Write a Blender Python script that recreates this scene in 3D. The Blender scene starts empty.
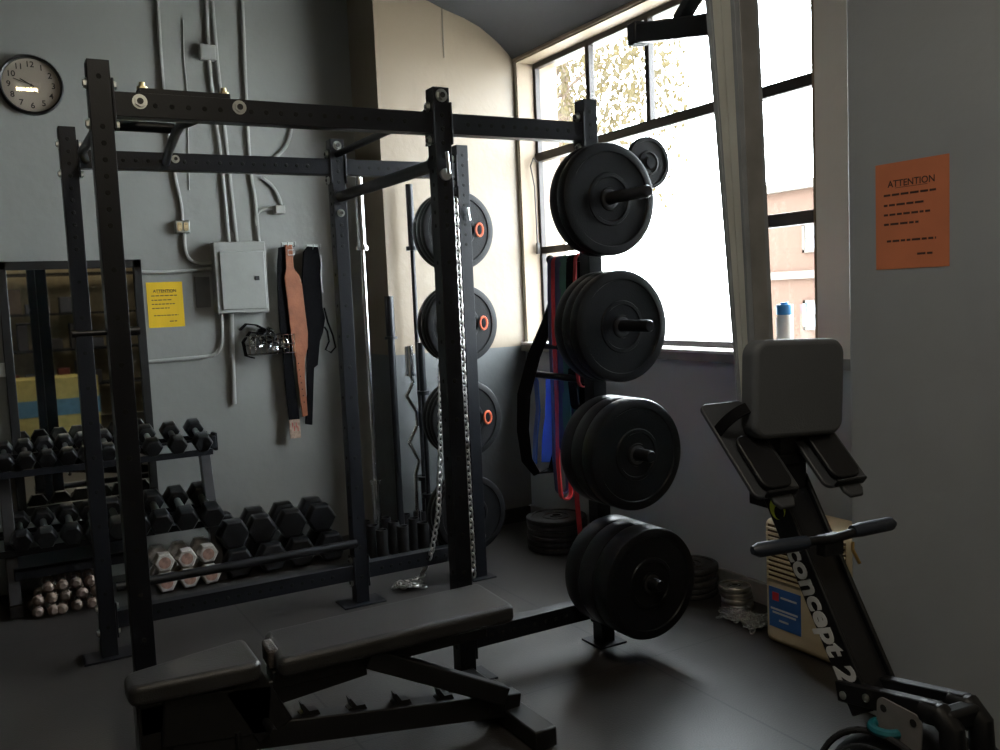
import bpy, bmesh, math, random
from mathutils import Vector, Matrix
R_ = math.radians
PI = math.pi
random.seed(7)
scene = bpy.context.scene
COL = scene.collection

# ------------------------------------------------------------------ camera
F_PX = 915.25
CAM = Vector((-.3841, -3.1433, 1.5075)); YAW, PITCH, ROLL = .5142, -.0869, -.0440
fw = Vector((math.sin(YAW)*math.cos(PITCH), math.cos(YAW)*math.cos(PITCH), math.sin(PITCH)))
r0 = Vector((math.cos(YAW), -math.sin(YAW), 0)); u0 = r0.cross(fw)
rt = r0*math.cos(ROLL)+u0*math.sin(ROLL); up = -r0*math.sin(ROLL)+u0*math.cos(ROLL)
cam = bpy.data.cameras.new('camera'); camo = bpy.data.objects.new('camera', cam); COL.objects.link(camo)
m = Matrix((rt, up, -fw)).transposed().to_4x4(); m.translation = CAM
camo.matrix_world = m
cam.sensor_width = 36; cam.lens = F_PX*36/1000; cam.clip_start = .05; cam.clip_end = 200
scene.camera = camo

def at(x, y, Y=2.45):          # the point of a plane y = Y that the photograph shows at a pixel
    d = rt*((x-500)/F_PX) - up*((y-375)/F_PX) + fw
    return CAM + d*((Y-CAM.y)/d.y)

# ------------------------------------------------------------------ materials
def nodes(name):
    M = bpy.data.materials.new(name); M.use_nodes = True
    nt = M.node_tree; b = nt.nodes['Principled BSDF']
    return M, nt, b
MATS = {}
def mat(name, col, rough=.5, metal=0, var=.15, scale=12, bump=0, bscale=60, spec=.5, coat=0):
    if name in MATS: return MATS[name]
    M, nt, b = nodes(name)
    tc = nt.nodes.new('ShaderNodeTexCoord'); n = nt.nodes.new('ShaderNodeTexNoise')
    n.inputs['Scale'].default_value = scale; n.inputs['Detail'].default_value = 4
    nt.links.new(tc.outputs['Object'], n.inputs['Vector'])
    r = nt.nodes.new('ShaderNodeValToRGB')
    r.color_ramp.elements[0].position = .3; r.color_ramp.elements[1].position = .7
    r.color_ramp.elements[0].color = (*[c*(1-var) for c in col], 1)
    r.color_ramp.elements[1].color = (*[min(1, c*(1+var)) for c in col], 1)
    nt.links.new(n.outputs['Fac'], r.inputs['Fac']); nt.links.new(r.outputs['Color'], b.inputs['Base Color'])
    b.inputs['Roughness'].default_value = rough; b.inputs['Metallic'].default_value = metal
    b.inputs['Specular IOR Level'].default_value = spec
    if coat: b.inputs['Coat Weight'].default_value = coat
    if bump:
        n2 = nt.nodes.new('ShaderNodeTexNoise'); n2.inputs['Scale'].default_value = bscale; n2.inputs['Detail'].default_value = 3
        nt.links.new(tc.outputs['Object'], n2.inputs['Vector'])
        bp = nt.nodes.new('ShaderNodeBump'); bp.inputs['Strength'].default_value = bump; bp.inputs['Distance'].default_value = .01
        nt.links.new(n2.outputs['Fac'], bp.inputs['Height']); nt.links.new(bp.outputs['Normal'], b.inputs['Normal'])
    MATS[name] = M
    return M
def emis(name, col, s):
    M, nt, b = nodes(name)
    b.inputs['Base Color'].default_value = (*col, 1)
    b.inputs['Emission Color'].default_value = (*col, 1); b.inputs['Emission Strength'].default_value = s
    return M
rack_m = mat('rack black paint', (.0055, .0065, .0095), .42, 0, .12, 8, .08, 180, .32)
hole_m = mat('hole dark', (.003, .003, .003), .9)
black_m = mat('black rubber', (.008, .008, .009), .5, 0, .2, 20, .15, 220)
plate_m = mat('bumper rubber', (.0045, .0047, .0058), .38, 0, .15, 14, .1, 150, .35)
platerim_m = mat('bumper rubber grey', (.011, .0115, .013), .5, 0, .1, 14, .1, 150, .25)
iron_m = mat('cast iron', (.035, .034, .034), .55, .3, .3, 20, .3, 90)
steel_m = mat('zinc steel', (.5, .52, .5), .33, 1, .1, 30)
chrome_m = mat('chrome', (.8, .8, .8), .15, 1, .05, 10)
barsteel_m = mat('bar steel', (.45, .45, .46), .3, 1, .1, 10)
blackpipe_m = mat('black steel pipe', (.018, .019, .022), .35, .6, .1, 10)
vinyl_m = mat('bench vinyl', (.026, .0255, .0255), .36, 0, .18, 9, .2, 260, .5)
worn_m = mat('worn vinyl patch', (.050, .042, .036), .75, 0, .5, 30, .4, 120)
frame_m = mat('bench frame paint', (.006, .006, .0065), .45, 0, .1, 9)
panel_m = mat('panel grey paint', (.30, .305, .285), .45, 0, .06, 9, .05, 60)
conduit_m = mat('painted conduit', (.33, .33, .31), .45, 0, .1, 9)
orange_m = mat('orange paper', (.62, .20, .095), .85, 0, .05, 9)
yellow_m = mat('yellow paper', (.78, .50, .02), .85, 0, .05, 9)
ink_m = mat('ink', (.07, .035, .03), .8)
leather_m = mat('tan leather', (.26, .082, .032), .6, 0, .2, 14, .2, 90)
nylon_m = mat('black nylon', (.0035, .0035, .0045), .8, 0, .2, 60, .3, 300, .1)
tag_m = mat('belt tag', (.5, .36, .27), .7, 0, .3, 60)
clockface_m = mat('clock face', (.5, .43, .36), .5, 0, .04, 4)
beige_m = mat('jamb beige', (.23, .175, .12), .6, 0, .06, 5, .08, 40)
cove_m = mat('dark ceiling paint', (.040, .040, .043), .75, 0, .08, 2, .1, 20)
winframe_m = mat('window frame paint', (.022, .016, .014), .5, 0, .15, 12)
alu_m = mat('rail aluminium', (.66, .66, .60), .38, .45, .08, 6)
rowerblack_m = mat('rower black', (.006, .0065, .008), .45, 0, .1, 9, .05, 120, .3)
rowergrey_m = mat('rower grey plastic', (.030, .033, .038), .5, 0, .1, 9, .08, 200)
seat_m = mat('seat foam', (.075, .082, .092), .65, 0, .06, 6, .1, 220)
handle_m = mat('handle rubber', (.013, .019, .032), .5, 0, .1, 9)
white_m = mat('white plastic', (.62, .62, .60), .5, 0, .04, 9)
letter_m = mat('decal white', (.55, .56, .56), .6, 0, .05, 9)
lime_m = mat('decal lime', (.55, .62, .04), .6, 0, .05, 9)
teal_m = mat('teal rubber', (.004, .10, .125), .5, 0, .15, 60)
cream_m = mat('cream plastic', (.56, .46, .29), .5, 0, .06, 5)
blue_m = mat('blue label', (.03, .12, .36), .6, 0, .1, 9)
bluecap_m = mat('blue cap', (.03, .22, .55), .4, 0, .05, 9)
red_m = mat('red rubber', (.55, .035, .04), .55, 0, .1, 20)
bandblue_m = mat('blue rubber', (.02, .09, .42), .55, 0, .1, 20)
navy_m = mat('navy rubber', (.03, .035, .10), .55, 0, .1, 20)
green_m = mat('green rubber', (.015, .10, .07), .55, 0, .1, 20)
hexwhite_m = mat('chipped white paint', (.36, .34, .31), .5, 0, .35, 30, .2, 60)
rust_m = mat('rusty centre', (.26, .15, .115), .8, 0, .4, 40)
brass_m = mat('brass', (.75, .5, .18), .3, 1, .1, 30)
tan_m = mat('tan outlet', (.55, .42, .22), .5, 0, .1, 20)
orangelogo_m = mat('orange logo', (.85, .16, .07), .6, 0, .05, 20)
base_m = mat('baseboard grey', (.20, .20, .19), .5, 0, .15, 12)

def painted_wall(name, z0=None, lo=(.29, .31, .315), beige=(.40, .35, .27)):
    """grey painted concrete, beige above the dado line z0 when given"""
    M, nt, b = nodes(name)
    tc = nt.nodes.new('ShaderNodeTexCoord')
    n = nt.nodes.new('ShaderNodeTexNoise'); n.inputs['Scale'].default_value = 1.6; n.inputs['Detail'].default_value = 5
    nt.links.new(tc.outputs['Object'], n.inputs['Vector'])
    r = nt.nodes.new('ShaderNodeValToRGB')
    r.color_ramp.elements[0].position = .3; r.color_ramp.elements[1].position = .75
    r.color_ramp.elements[0].color = (*lo, 1); r.color_ramp.elements[1].color = (*[c*1.16 for c in lo], 1)
    nt.links.new(n.outputs['Fac'], r.inputs['Fac'])
    out = r.outputs['Color']
    if z0 is not None:
        sx = nt.nodes.new('ShaderNodeSeparateXYZ'); nt.links.new(tc.outputs['Object'], sx.inputs['Vector'])
        g = nt.nodes.new('ShaderNodeMath'); g.operation = 'GREATER_THAN'; g.inputs[1].default_value = z0
        nt.links.new(sx.outputs['Z'], g.inputs[0])
        mx = nt.nodes.new('ShaderNodeMix'); mx.data_type = 'RGBA'
        nt.links.new(g.outputs[0], mx.inputs['Factor']); nt.links.new(out, mx.inputs['A'])
        mx.inputs['B'].default_value = (*beige, 1)
        out = mx.outputs['Result']
    nt.links.new(out, b.inputs['Base Color'])
    b.inputs['Roughness'].default_value = .42
    n2 = nt.nodes.new('ShaderNodeTexNoise'); n2.inputs['Scale'].default_value = 9; n2.inputs['Detail'].default_value = 6
    nt.links.new(tc.outputs['Object'], n2.inputs['Vector'])
    bp = nt.nodes.new('ShaderNodeBump'); bp.inputs['Strength'].default_value = .35; bp.inputs['Distance'].default_value = .012
    nt.links.new(n2.outputs['Fac'], bp.inputs['Height']); nt.links.new(bp.outputs['Normal'], b.inputs['Normal'])
    return M
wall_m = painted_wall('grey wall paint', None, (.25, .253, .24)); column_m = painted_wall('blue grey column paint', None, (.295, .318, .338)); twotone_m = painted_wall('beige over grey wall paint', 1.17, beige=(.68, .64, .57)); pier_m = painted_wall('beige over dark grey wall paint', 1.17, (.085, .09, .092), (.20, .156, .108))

def floor_mat():
    M, nt, b = nodes('rubber mat floor')
    tc = nt.nodes.new('ShaderNodeTexCoord'); s = nt.nodes.new('ShaderNodeSeparateXYZ')
    nt.links.new(tc.outputs['Object'], s.inputs['Vector'])
    def seam(sock, off, period, w):
        a = nt.nodes.new('ShaderNodeMath'); a.operation = 'ADD'; a.inputs[1].default_value = off; nt.links.new(sock, a.inputs[0])
        p = nt.nodes.new('ShaderNodeMath'); p.operation = 'PINGPONG'; p.inputs[1].default_value = period/2; nt.links.new(a.outputs[0], p.inputs[0])
        l = nt.nodes.new('ShaderNodeMath'); l.operation = 'LESS_THAN'; l.inputs[1].default_value = w; nt.links.new(p.outputs[0], l.inputs[0])
        return l.outputs[0]
    sx = seam(s.outputs['X'], -.63+12.2, 1.22, .0045); sy = seam(s.outputs['Y'], -1.58+18.3, 1.83, .003)
    mx = nt.nodes.new('ShaderNodeMath'); mx.operation = 'MAXIMUM'; nt.links.new(sx, mx.inputs[0]); nt.links.new(sy, mx.inputs[1])
    n = nt.nodes.new('ShaderNodeTexNoise'); n.inputs['Scale'].default_value = 3; n.inputs['Detail'].default_value = 6
    nt.links.new(tc.outputs['Object'], n.inputs['Vector'])
    r = nt.nodes.new('ShaderNodeValToRGB'); r.color_ramp.elements[0].position = .3; r.color_ramp.elements[1].position = .75
    r.color_ramp.elements[0].color = (.021, .0185, .0168, 1); r.color_ramp.elements[1].color = (.034, .0305, .028, 1)
    nt.links.new(n.outputs['Fac'], r.inputs['Fac'])
    c = nt.nodes.new('ShaderNodeMix'); c.data_type = 'RGBA'; nt.links.new(mx.outputs[0], c.inputs['Factor'])
    nt.links.new(r.outputs['Color'], c.inputs['A']); c.inputs['B'].default_value = (.003, .003, .003, 1)
    nt.links.new(c.outputs['Result'], b.inputs['Base Color'])
    b.inputs['Roughness'].default_value = .43; b.inputs['Specular IOR Level'].default_value = .55
    n2 = nt.nodes.new('ShaderNodeTexNoise'); n2.inputs['Scale'].default_value = 140
    nt.links.new(tc.outputs['Object'], n2.inputs['Vector'])
    bp = nt.nodes.new('ShaderNodeBump'); bp.inputs['Strength'].default_value = .25; bp.inputs['Distance'].default_value = .004
    nt.links.new(n2.outputs['Fac'], bp.inputs['Height']); nt.links.new(bp.outputs['Normal'], b.inputs['Normal'])
    return M
floor_m = floor_mat()
def glass_mat():
    M = bpy.data.materials.new('window glass'); M.use_nodes = True; nt = M.node_tree; nt.nodes.clear()
    o = nt.nodes.new('ShaderNodeOutputMaterial'); t = nt.nodes.new('ShaderNodeBsdfTransparent'); g = nt.nodes.new('ShaderNodeBsdfGlossy')
    t.inputs['Color'].default_value = (.97, .97, .96, 1); g.inputs['Roughness'].default_value = .02
    f = nt.nodes.new('ShaderNodeLayerWeight'); f.inputs['Blend'].default_value = .3
    fm = nt.nodes.new('ShaderNodeMath'); fm.operation = 'MULTIPLY'; fm.inputs[1].default_value = .12; nt.links.new(f.outputs['Facing'], fm.inputs[0])
    fa = nt.nodes.new('ShaderNodeMath'); fa.operation = 'ADD'; fa.inputs[1].default_value = .035; nt.links.new(fm.outputs[0], fa.inputs[0]); fm = fa
    x = nt.nodes.new('ShaderNodeMixShader'); nt.links.new(fm.outputs[0], x.inputs[0]); nt.links.new(t.outputs[0], x.inputs[1]); nt.links.new(g.outputs[0], x.inputs[2])
    nt.links.new(x.outputs[0], o.inputs['Surface'])
    return M
glass_m = glass_mat()
mirror_m = mat('mirror glass', (.82, .84, .82), .02, 1, 0, 5)

# ------------------------------------------------------------------ mesh builder
def frame_from(zdir, xhint=None):
    z = Vector(zdir).normalized()
    h = Vector(xhint) if xhint else (Vector((0, 0, 1)) if abs(z.z) < .9 else Vector((1, 0, 0)))
    x = (h - z*h.dot(z)).normalized(); y = z.cross(x)
    return Matrix((x, y, z)).transposed()
class MB:
    def __init__(s): s.bm = bmesh.new(); s.mi = 0
    def _f(s, vs):
        try: f = s.bm.faces.new(vs); f.material_index = s.mi; return f
        except ValueError: return None
    def box(s, c, size, M=None):
        M = M or Matrix.Identity(3); c = Vector(c)
        v = [s.bm.verts.new(c + M @ Vector((i*size[0]/2, j*size[1]/2, k*size[2]/2))) for i in (-1, 1) for j in (-1, 1) for k in (-1, 1)]
        for q in ((0, 1, 3, 2), (4, 6, 7, 5), (0, 4, 5, 1), (2, 3, 7, 6), (0, 2, 6, 4), (1, 5, 7, 3)): s._f([v[i] for i in q])
        return s
    def span(s, a, b):
        a = Vector(a); b = Vector(b); d = b-a
        return s.box((a+b)/2, (abs(d.x), abs(d.y), abs(d.z)))
    def beam(s, a, b, w, t, hint=None):      # rectangular bar from a to b; w along hint, t across
        a = Vector(a); b = Vector(b); M = frame_from(b-a, hint)
        return s.box((a+b)/2, (w, t, (b-a).length), M)
    def ring(s, c, M, r, n, rx=None):
        return [s.bm.verts.new(c + M @ Vector((math.cos(2*PI*i/n)*(rx or r), math.sin(2*PI*i/n)*r, 0))) for i in range(n)]
    def skin(s, rings, cap=True, closed=False):
        n = len(rings[0])
        pairs = list(zip(rings, rings[1:])) + ([(rings[-1], rings[0])] if closed else [])
        for A, B in pairs:
            for i in range(n): s._f([A[i], A[(i+1) % n], B[(i+1) % n], B[i]])
        if cap and not closed: s._f(rings[0][::-1]); s._f(rings[-1])
        return s
    def cyl(s, a, b, r, r2=None, n=16):
        a = Vector(a); b = Vector(b); M = frame_from(b-a)
        return s.skin([s.ring(a, M, r, n), s.ring(b, M, r if r2 is None else r2, n)])
    def lathe(s, o, axis, prof, n=48, cap=True, closed=False):   # prof: list of (radius, distance along axis)
        o = Vector(o); M = frame_from(axis); ax = Vector(axis).normalized()
        return s.skin([s.ring(o+ax*h, M, max(r, 1e-4), n) for r, h in prof], cap, closed)
    def tube(s, pts, r, n=10, closed=False):
        P = [Vector(p) for p in pts]; k = len(P); rings = []; M = None
        for i, p in enumerate(P):
            if closed: t = (P[(i+1) % k]-P[i-1])
            else: t = P[min(i+1, k-1)]-P[max(i-1, 0)]
            t.normalize()
            if M is None: M = frame_from(t)
            else:
                x = M.col[0] - t*M.col[0].dot(t); x.normalize(); M = Matrix((x, t.cross(x), t)).transposed()
            rr = r[i] if isinstance(r, (list, tuple)) else r
            rings.append(s.ring(p, M, rr, n))
        return s.skin(rings, True, closed)
    def ribbon(s, pts, wdir, w, t, closed=False):
        P = [Vector(p) for p in pts]; k = len(P); W = Vector(wdir).normalized(); rings = []
        for i, p in enumerate(P):
            tt = (P[(i+1) % k]-P[i-1]) if closed else P[min(i+1, k-1)]-P[max(i-1, 0)]
            tt.normalize(); nn = tt.cross(W).normalized(); w2 = nn.cross(tt)
            ww = w[i] if isinstance(w, (list, tuple)) else w
            rings.append([s.bm.verts.new(p+w2*a*ww/2+nn*b*t/2) for a, b in ((-1, -1), (1, -1), (1, 1), (-1, 1))])
        return s.skin(rings, True, closed)
    def prism(s, pts, o, X, Y, depth):      # outline in the plane (X, Y) at o, thickened by depth along X x Y
        o = Vector(o); X = Vector(X).normalized(); Y = Vector(Y).normalized(); N = X.cross(Y)
        a = [s.bm.verts.new(o+X*p+Y*q) for p, q in pts]; b = [s.bm.verts.new(o+X*p+Y*q+N*depth) for p, q in pts]
        return s.skin([a, b])
    def text(s, txt, size, o, X, Y, depth=.001, shear=0, bold=0, align='CENTER', fit=None):
        c = bpy.data.curves.new('t', 'FONT'); c.body = txt; c.size = size; c.extrude = depth; c.shear = shear; c.offset = bold
        c.align_x = align; c.align_y = 'CENTER'; c.resolution_u = 4
        ob = bpy.data.objects.new('t', c); COL.objects.link(ob)
        dg = bpy.context.evaluated_depsgraph_get(); me = bpy.data.meshes.new_from_object(ob.evaluated_get(dg))
        if fit:
            xs = [v.co.x for v in me.vertices]; me.transform(Matrix.Diagonal((fit/(max(xs)-min(xs)), 1, 1, 1)))
        X = Vector(X).normalized(); Y = Vector(Y).normalized()
        M = Matrix((X, Y, X.cross(Y))).transposed().to_4x4(); M.translation = Vector(o); me.transform(M)
        k = len(s.bm.faces); s.bm.from_mesh(me); s.bm.faces.ensure_lookup_table()
        for f in s.bm.faces[k:]: f.material_index = s.mi
        bpy.data.objects.remove(ob); bpy.data.curves.remove(c); bpy.data.meshes.remove(me)
        return s
    def build(s, name, mats, parent=None, bevel=0, smooth=True, seg=2):
        bmesh.ops.recalc_face_normals(s.bm, faces=s.bm.faces)
        me = bpy.data.meshes.new(name); s.bm.to_mesh(me); s.bm.free()
        for x in (mats if isinstance(mats, (list, tuple)) else [mats]): me.materials.append(x)
        if smooth:
            me.polygons.foreach_set('use_smooth', [True]*len(me.polygons)); me.set_sharp_from_angle(angle=R_(38))
        o = bpy.data.objects.new(name, me); COL.objects.link(o)
        if parent: o.parent = parent
        if bevel:
            b = o.modifiers.new('edge', 'BEVEL'); b.width = bevel; b.segments = seg; b.limit_method = 'ANGLE'; b.angle_limit = R_(40)
            b.harden_normals = False
        return o
def tag(o, label, cat, group=None, kind=None):
    o['label'] = label; o['category'] = cat
    if group: o['group'] = group
    if kind: o['kind'] = kind
    return o
def thing(name, label, cat, loc=(0, 0, 0), rz=0, group=None, kind=None):
    o = bpy.data.objects.new(name, None); COL.objects.link(o); o.location = loc; o.rotation_euler = (0, 0, rz); o.empty_display_size = .1
    return tag(o, label, cat, group, kind)
def struct(o, label, cat): return tag(o, label, cat, kind='structure')
def copy_tree(o, parent=None):
    c = o.copy(); COL.objects.link(c); c.parent = parent
    for ch in list(o.children): copy_tree(ch, c)
    return c
def rrect(w, h, r, n=6):
    out = []
    for cx, cy, a0 in ((w/2-r, h/2-r, 0), (-w/2+r, h/2-r, 90), (-w/2+r, -h/2+r, 180), (w/2-r, -h/2+r, 270)):
        for i in range(n+1):
            a = R_(a0+90*i/n); out.append((cx+r*math.cos(a), cy+r*math.sin(a)))
    return out

# ------------------------------------------------------------------ the room
XW, YB, ZC = 2.74, 2.45, 3.42           # window wall, clock wall, ceiling
XL, YF = -3.4, -6.6
WY0, WY1, WZ0, WZ1 = -.40, 2.005, 1.185, 2.995
o = MB().span((XL-.2, YF-.2, -.12), (XW+.32, YB+.2, 0)).build('floor', floor_m, smooth=False); struct(o, 'black rubber gym mats with dark seams covering the floor', 'floor')
struct(MB().span((XL, YB, 0), (1.8, YB+.2, ZC)).build('wall_back', wall_m), 'grey painted wall that carries the clock and the electrical box', 'wall')
w = MB()
w.span((XW, WY1, 0), (XW+.3, YB+.2, ZC)); w.span((XW, YF, 0), (XW+.3, WY0, ZC)); w.span((XW, WY0, 0), (XW+.3, WY1, WZ0)); w.span((XW, WY0, WZ1), (XW+.3, WY1, ZC))
struct(w.build('wall_right', twotone_m, smooth=False), 'window wall painted beige above the sill and grey below it', 'wall')
struct(MB().span((XL-.2, YF, 0), (XL, YB, ZC)).build('wall_left', wall_m), 'grey side wall of the gym out of view', 'wall')
struct(MB().span((XL, YF-.2, 0), (XW, YF, ZC)).build('wall_front', mat('front wall paint', (.42, .36, .24), .6)), 'pale wall at the far side of the gym seen in the mirror', 'wall')
p_ = MB().span((1.787, 2.03, 0), (XW, YB, ZC))
struct(p_.build('wall_pier', pier_m, smooth=False), 'projecting corner wall, beige above and grey below, beside the window', 'wall')
struct(MB().span((2.2, -1.56, 0), (XW, -1.01, ZC)).build('wall_column', column_m, bevel=.006), 'grey concrete column that carries the orange notice', 'column')
prof = [(2.74, 2.998), (2.70, 3.045), (2.62, 3.115), (2.504, 3.19), (2.39, 3.235), (2.256, 3.272), (2.12, 3.32), (1.9, 3.38), (1.6, 3.41), (XL, ZC), (XL, ZC+.2), (XW+.3, ZC+.2), (XW+.3, 2.998)]
b = MB(); b.prism(prof, (0, 2.031, 0), (1, 0, 0), (0, 0, 1), 2.031-YF)
b.span((XL, 2.0, ZC), (XW+.3, YB+.2, ZC+.2))
struct(b.build('ceiling', cove_m, smooth=True), 'dark grey ceiling curving down to the window head', 'ceiling')
struct(MB().span((2.238, 2.026, 2.98), (2.244, 2.031, 3.4)).build('trim_1', mat('joint shadow gap', (.12, .10, .08), .8)), 'thin vertical joint strip high on the beige corner wall', 'trim')
struct(MB().span((XW-.02, -.99, .0), (XW, 2.03, .105)).build('baseboard_right', base_m, bevel=.004), 'grey baseboard under the window wall', 'baseboard')
struct(MB().span((1.80, 2.012, 0), (XW-.02, 2.03, .10)).build('baseboard_pier', black_m, bevel=.004), 'black baseboard along the corner wall behind the barbells', 'baseboard')
# dado line
struct(MB().span((XW-.035, -1.0, 1.135), (XW, 2.03, 1.180)).build('trim_2', base_m, bevel=.005), 'painted sill moulding under the window', 'trim')
struct(MB().span((XW-.05, WY0, 1.18), (XW+.18, WY1, 1.195)).build('trim_3', mat('sill white', (.6, .58, .55), .45), bevel=.003), 'pale window sill board', 'window sill')
# window
win = thing('window_1', 'steel framed gym window with daylight behind its panes', 'window', (XW+.14, 0, 0), kind='structure')
fr = MB(); T = .035
def bar(y0, z0, y1, z1, d=.04, x=0): fr.span((x-d/2, min(y0, y1), min(z0, z1)), (x+d/2, max(y0, y1), max(z0, z1)))
bar(WY0, WZ0, WY0+T, WZ1); bar(WY1-T, WZ0, WY1, WZ1); bar(WY0, WZ1-.045, WY1, WZ1); bar(WY0, WZ0, WY1, WZ0+.04)
bar(WY0, 2.36, WY1, 2.415, .055)
bar(1.375, WZ0, 1.42, 2.39, .05); bar(1.375, 2.39, 1.415, WZ1); bar(.825, 2.39, .86, WZ1); bar(.12, WZ0, .20, WZ1, .05)
bar(1.41, 1.765, WY1, 1.81); bar(WY0, 1.765, .13, 1.825, .05); 
fr.build('window_frame', winframe_m, win, bevel=.004)
for y0, y1, z0, z1 in ((WY0, .12, WZ0, 1.77), (WY0, .12, 1.82, 2.36), (WY0, .12, 2.41, WZ1), (.2, 1.375, WZ0, 2.36), (.2, .825, 2.41, WZ1), (.86, 1.375, 2.41, WZ1), (1.415, WY1, 2.41, WZ1), (1.42, WY1, 1.81, 2.36), (1.42, WY1, WZ0, 1.77)):
    MB().span((-.003, y0, z0), (.003, y1, z1)).build('window_pane', glass_m, win)
lt = MB(); lt.tube([(-.05, 1.93, 2.35), (-.07, 1.95, 2.38), (-.08, 1.97, 2.33), (-.06, 1.965, 2.2), (-.05, 1.975, 2.0), (-.055, 1.965, 1.82)], .005, 8)
lt.box((-.05, 1.965, 1.80), (.02, .02, .07)); lt.build('window_latch', winframe_m, win)
# beige reveal of the window (jambs, head)
rv = MB(); rv.span((XW-.002, WY1-.012, WZ0), (XW+.302, WY1-.0005, WZ1-.0005)); rv.span((XW-.002, WY0, WZ1-.012), (XW+.302, WY1-.0005, WZ1-.0005)); rv.span((XW-.002, WY0+.0005, WZ0), (XW+.302, WY0+.012, WZ1-.0005))
struct(rv.build('trim_4', beige_m), 'beige painted reveal around the window opening', 'trim')
rv = MB().span((XW-.012, WY0-.02, WZ1-.002), (XW+.0, WY1+.02, WZ1+.028))
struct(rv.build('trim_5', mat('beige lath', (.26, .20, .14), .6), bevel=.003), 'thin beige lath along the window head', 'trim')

# ------------------------------------------------------------------ outside
struct(MB().span((XW+.4, -30, -.4), (60, 40, -.3)).build('ground_outside', mat('pale paving', (.6, .58, .54), .9, 0, .1, 1)), 'sunlit pale paving outside the window', 'ground')
def brick_mat():
    M, nt, b = nodes('red brick')
    tc = nt.nodes.new('ShaderNodeTexCoord'); mp = nt.nodes.new('ShaderNodeMapping'); mp.inputs['Rotation'].default_value = (R_(90), 0, R_(90))
    nt.links.new(tc.outputs['Object'], mp.inputs['Vector'])
    t = nt.nodes.new('ShaderNodeTexBrick'); t.inputs['Scale'].default_value = 3.2
    t.inputs['Color1'].default_value = (.052, .018, .008, 1); t.inputs['Color2'].default_value = (.062, .023, .011, 1); t.inputs['Mortar'].default_value = (.058, .030, .018, 1)
    nt.links.new(mp.outputs[0], t.inputs['Vector']); nt.links.new(t.outputs['Color'], b.inputs['Base Color']); b.inputs['Roughness'].default_value = .9
    return M
stone_m = mat('pale stone', (.08, .068, .055), .8)
bd = thing('brick_building', 'red brick building with white windows across the street, beyond the window', 'building', (20, 0, -.3))
MB().span((0, 2, 0), (8, 17.05, 4.4)).build('wall', brick_mat(), bd)
MB().span((-.12, 2, 1.9), (0, 17.05, 2.12)).build('stone_band', stone_m, bd); MB().span((-.2, 1.9, 4.4), (8, 17.15, 4.65)).build('cornice', stone_m, bd)
for yy in (14.2, 11.2, 8.2, 5.2):
    for zz in (2.62, .45):
        f = MB(); f.span((-.08, yy, zz), (.0, yy+1.0, zz+.09)); f.span((-.08, yy, zz+.75), (.0, yy+1.0, zz+.84)); f.span((-.08, yy, zz), (0, yy+.08, zz+.84)); f.span((-.08, yy+.92, zz), (0, yy+1, zz+.84))
        f.span((-.06, yy+.46, zz), (0, yy+.54, zz+.84)); f.span((-.06, yy, zz+.38), (0, yy+1, zz+.44))
        f = f.build('window', stone_m, bd); MB().span((-.02, yy+.05, zz+.05), (-.01, yy+.95, zz+.8)).build('pane', mat('dark pane', (.25, .28, .3), .1), f)
tr = thing('tree', 'tree with golden leaves beyond the upper left window panes', 'tree', (12.5, 16.6, -.3))
tb = MB(); tb.tube([(0, 0, 0), (.1, 0, 2), (0, -.2, 4), (.2, -.5, 6.5), (.1, -.6, 8)], [.28, .24, .2, .13, .05], 12)
for i in range(26):
    a = random.uniform(0, 2*PI); z = random.uniform(4, 7); L = random.uniform(1.4, 3)
    e = Vector((math.cos(a)*L*.7, math.sin(a)*L-.8, z+random.uniform(.2, 1.2))); tb.tube([(0, -.3, z), (e.x*.5, e.y*.5-.1, (z+e.z)/2+.15), e], [.06, .04, .012], 6)
tb.build('trunk', mat('bark', (.10, .07, .05), .9), tr)
lf = MB()
for i in range(5200):
    a = random.uniform(0, 2*PI); rr = random.random()**.5*3.0; z = random.gauss(6.6, 1.15)
    c = Vector((math.cos(a)*rr*.8, math.sin(a)*rr-1.2, z)); n = Vector((random.gauss(0, 1), random.gauss(0, 1), random.gauss(0, 1))).normalized(); M = frame_from(n)
    s_ = random.uniform(.05, .12)
    v = [lf.bm.verts.new(c+M@Vector(q)*s_) for q in ((-1, 0, 0), (0, .55, .1), (1, 0, 0), (0, -.55, .1))]; lf._f(v)
def leaf_mat():
    M, nt, b = nodes('golden leaves'); tr_ = nt.nodes.new('ShaderNodeBsdfTranslucent'); tr_.inputs['Color'].default_value = (.080, .058, .020, 1)
    b.inputs['Base Color'].default_value = (.040, .031, .011, 1); b.inputs['Roughness'].default_value = .6
    x = nt.nodes.new('ShaderNodeMixShader'); x.inputs[0].default_value = .5
    nt.links.new(b.outputs[0], x.inputs[1]); nt.links.new(tr_.outputs[0], x.inputs[2]); nt.links.new(x.outputs[0], nt.nodes['Material Output'].inputs['Surface'])
    return M
lf.build('foliage', leaf_mat(), tr, smooth=False)

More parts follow.
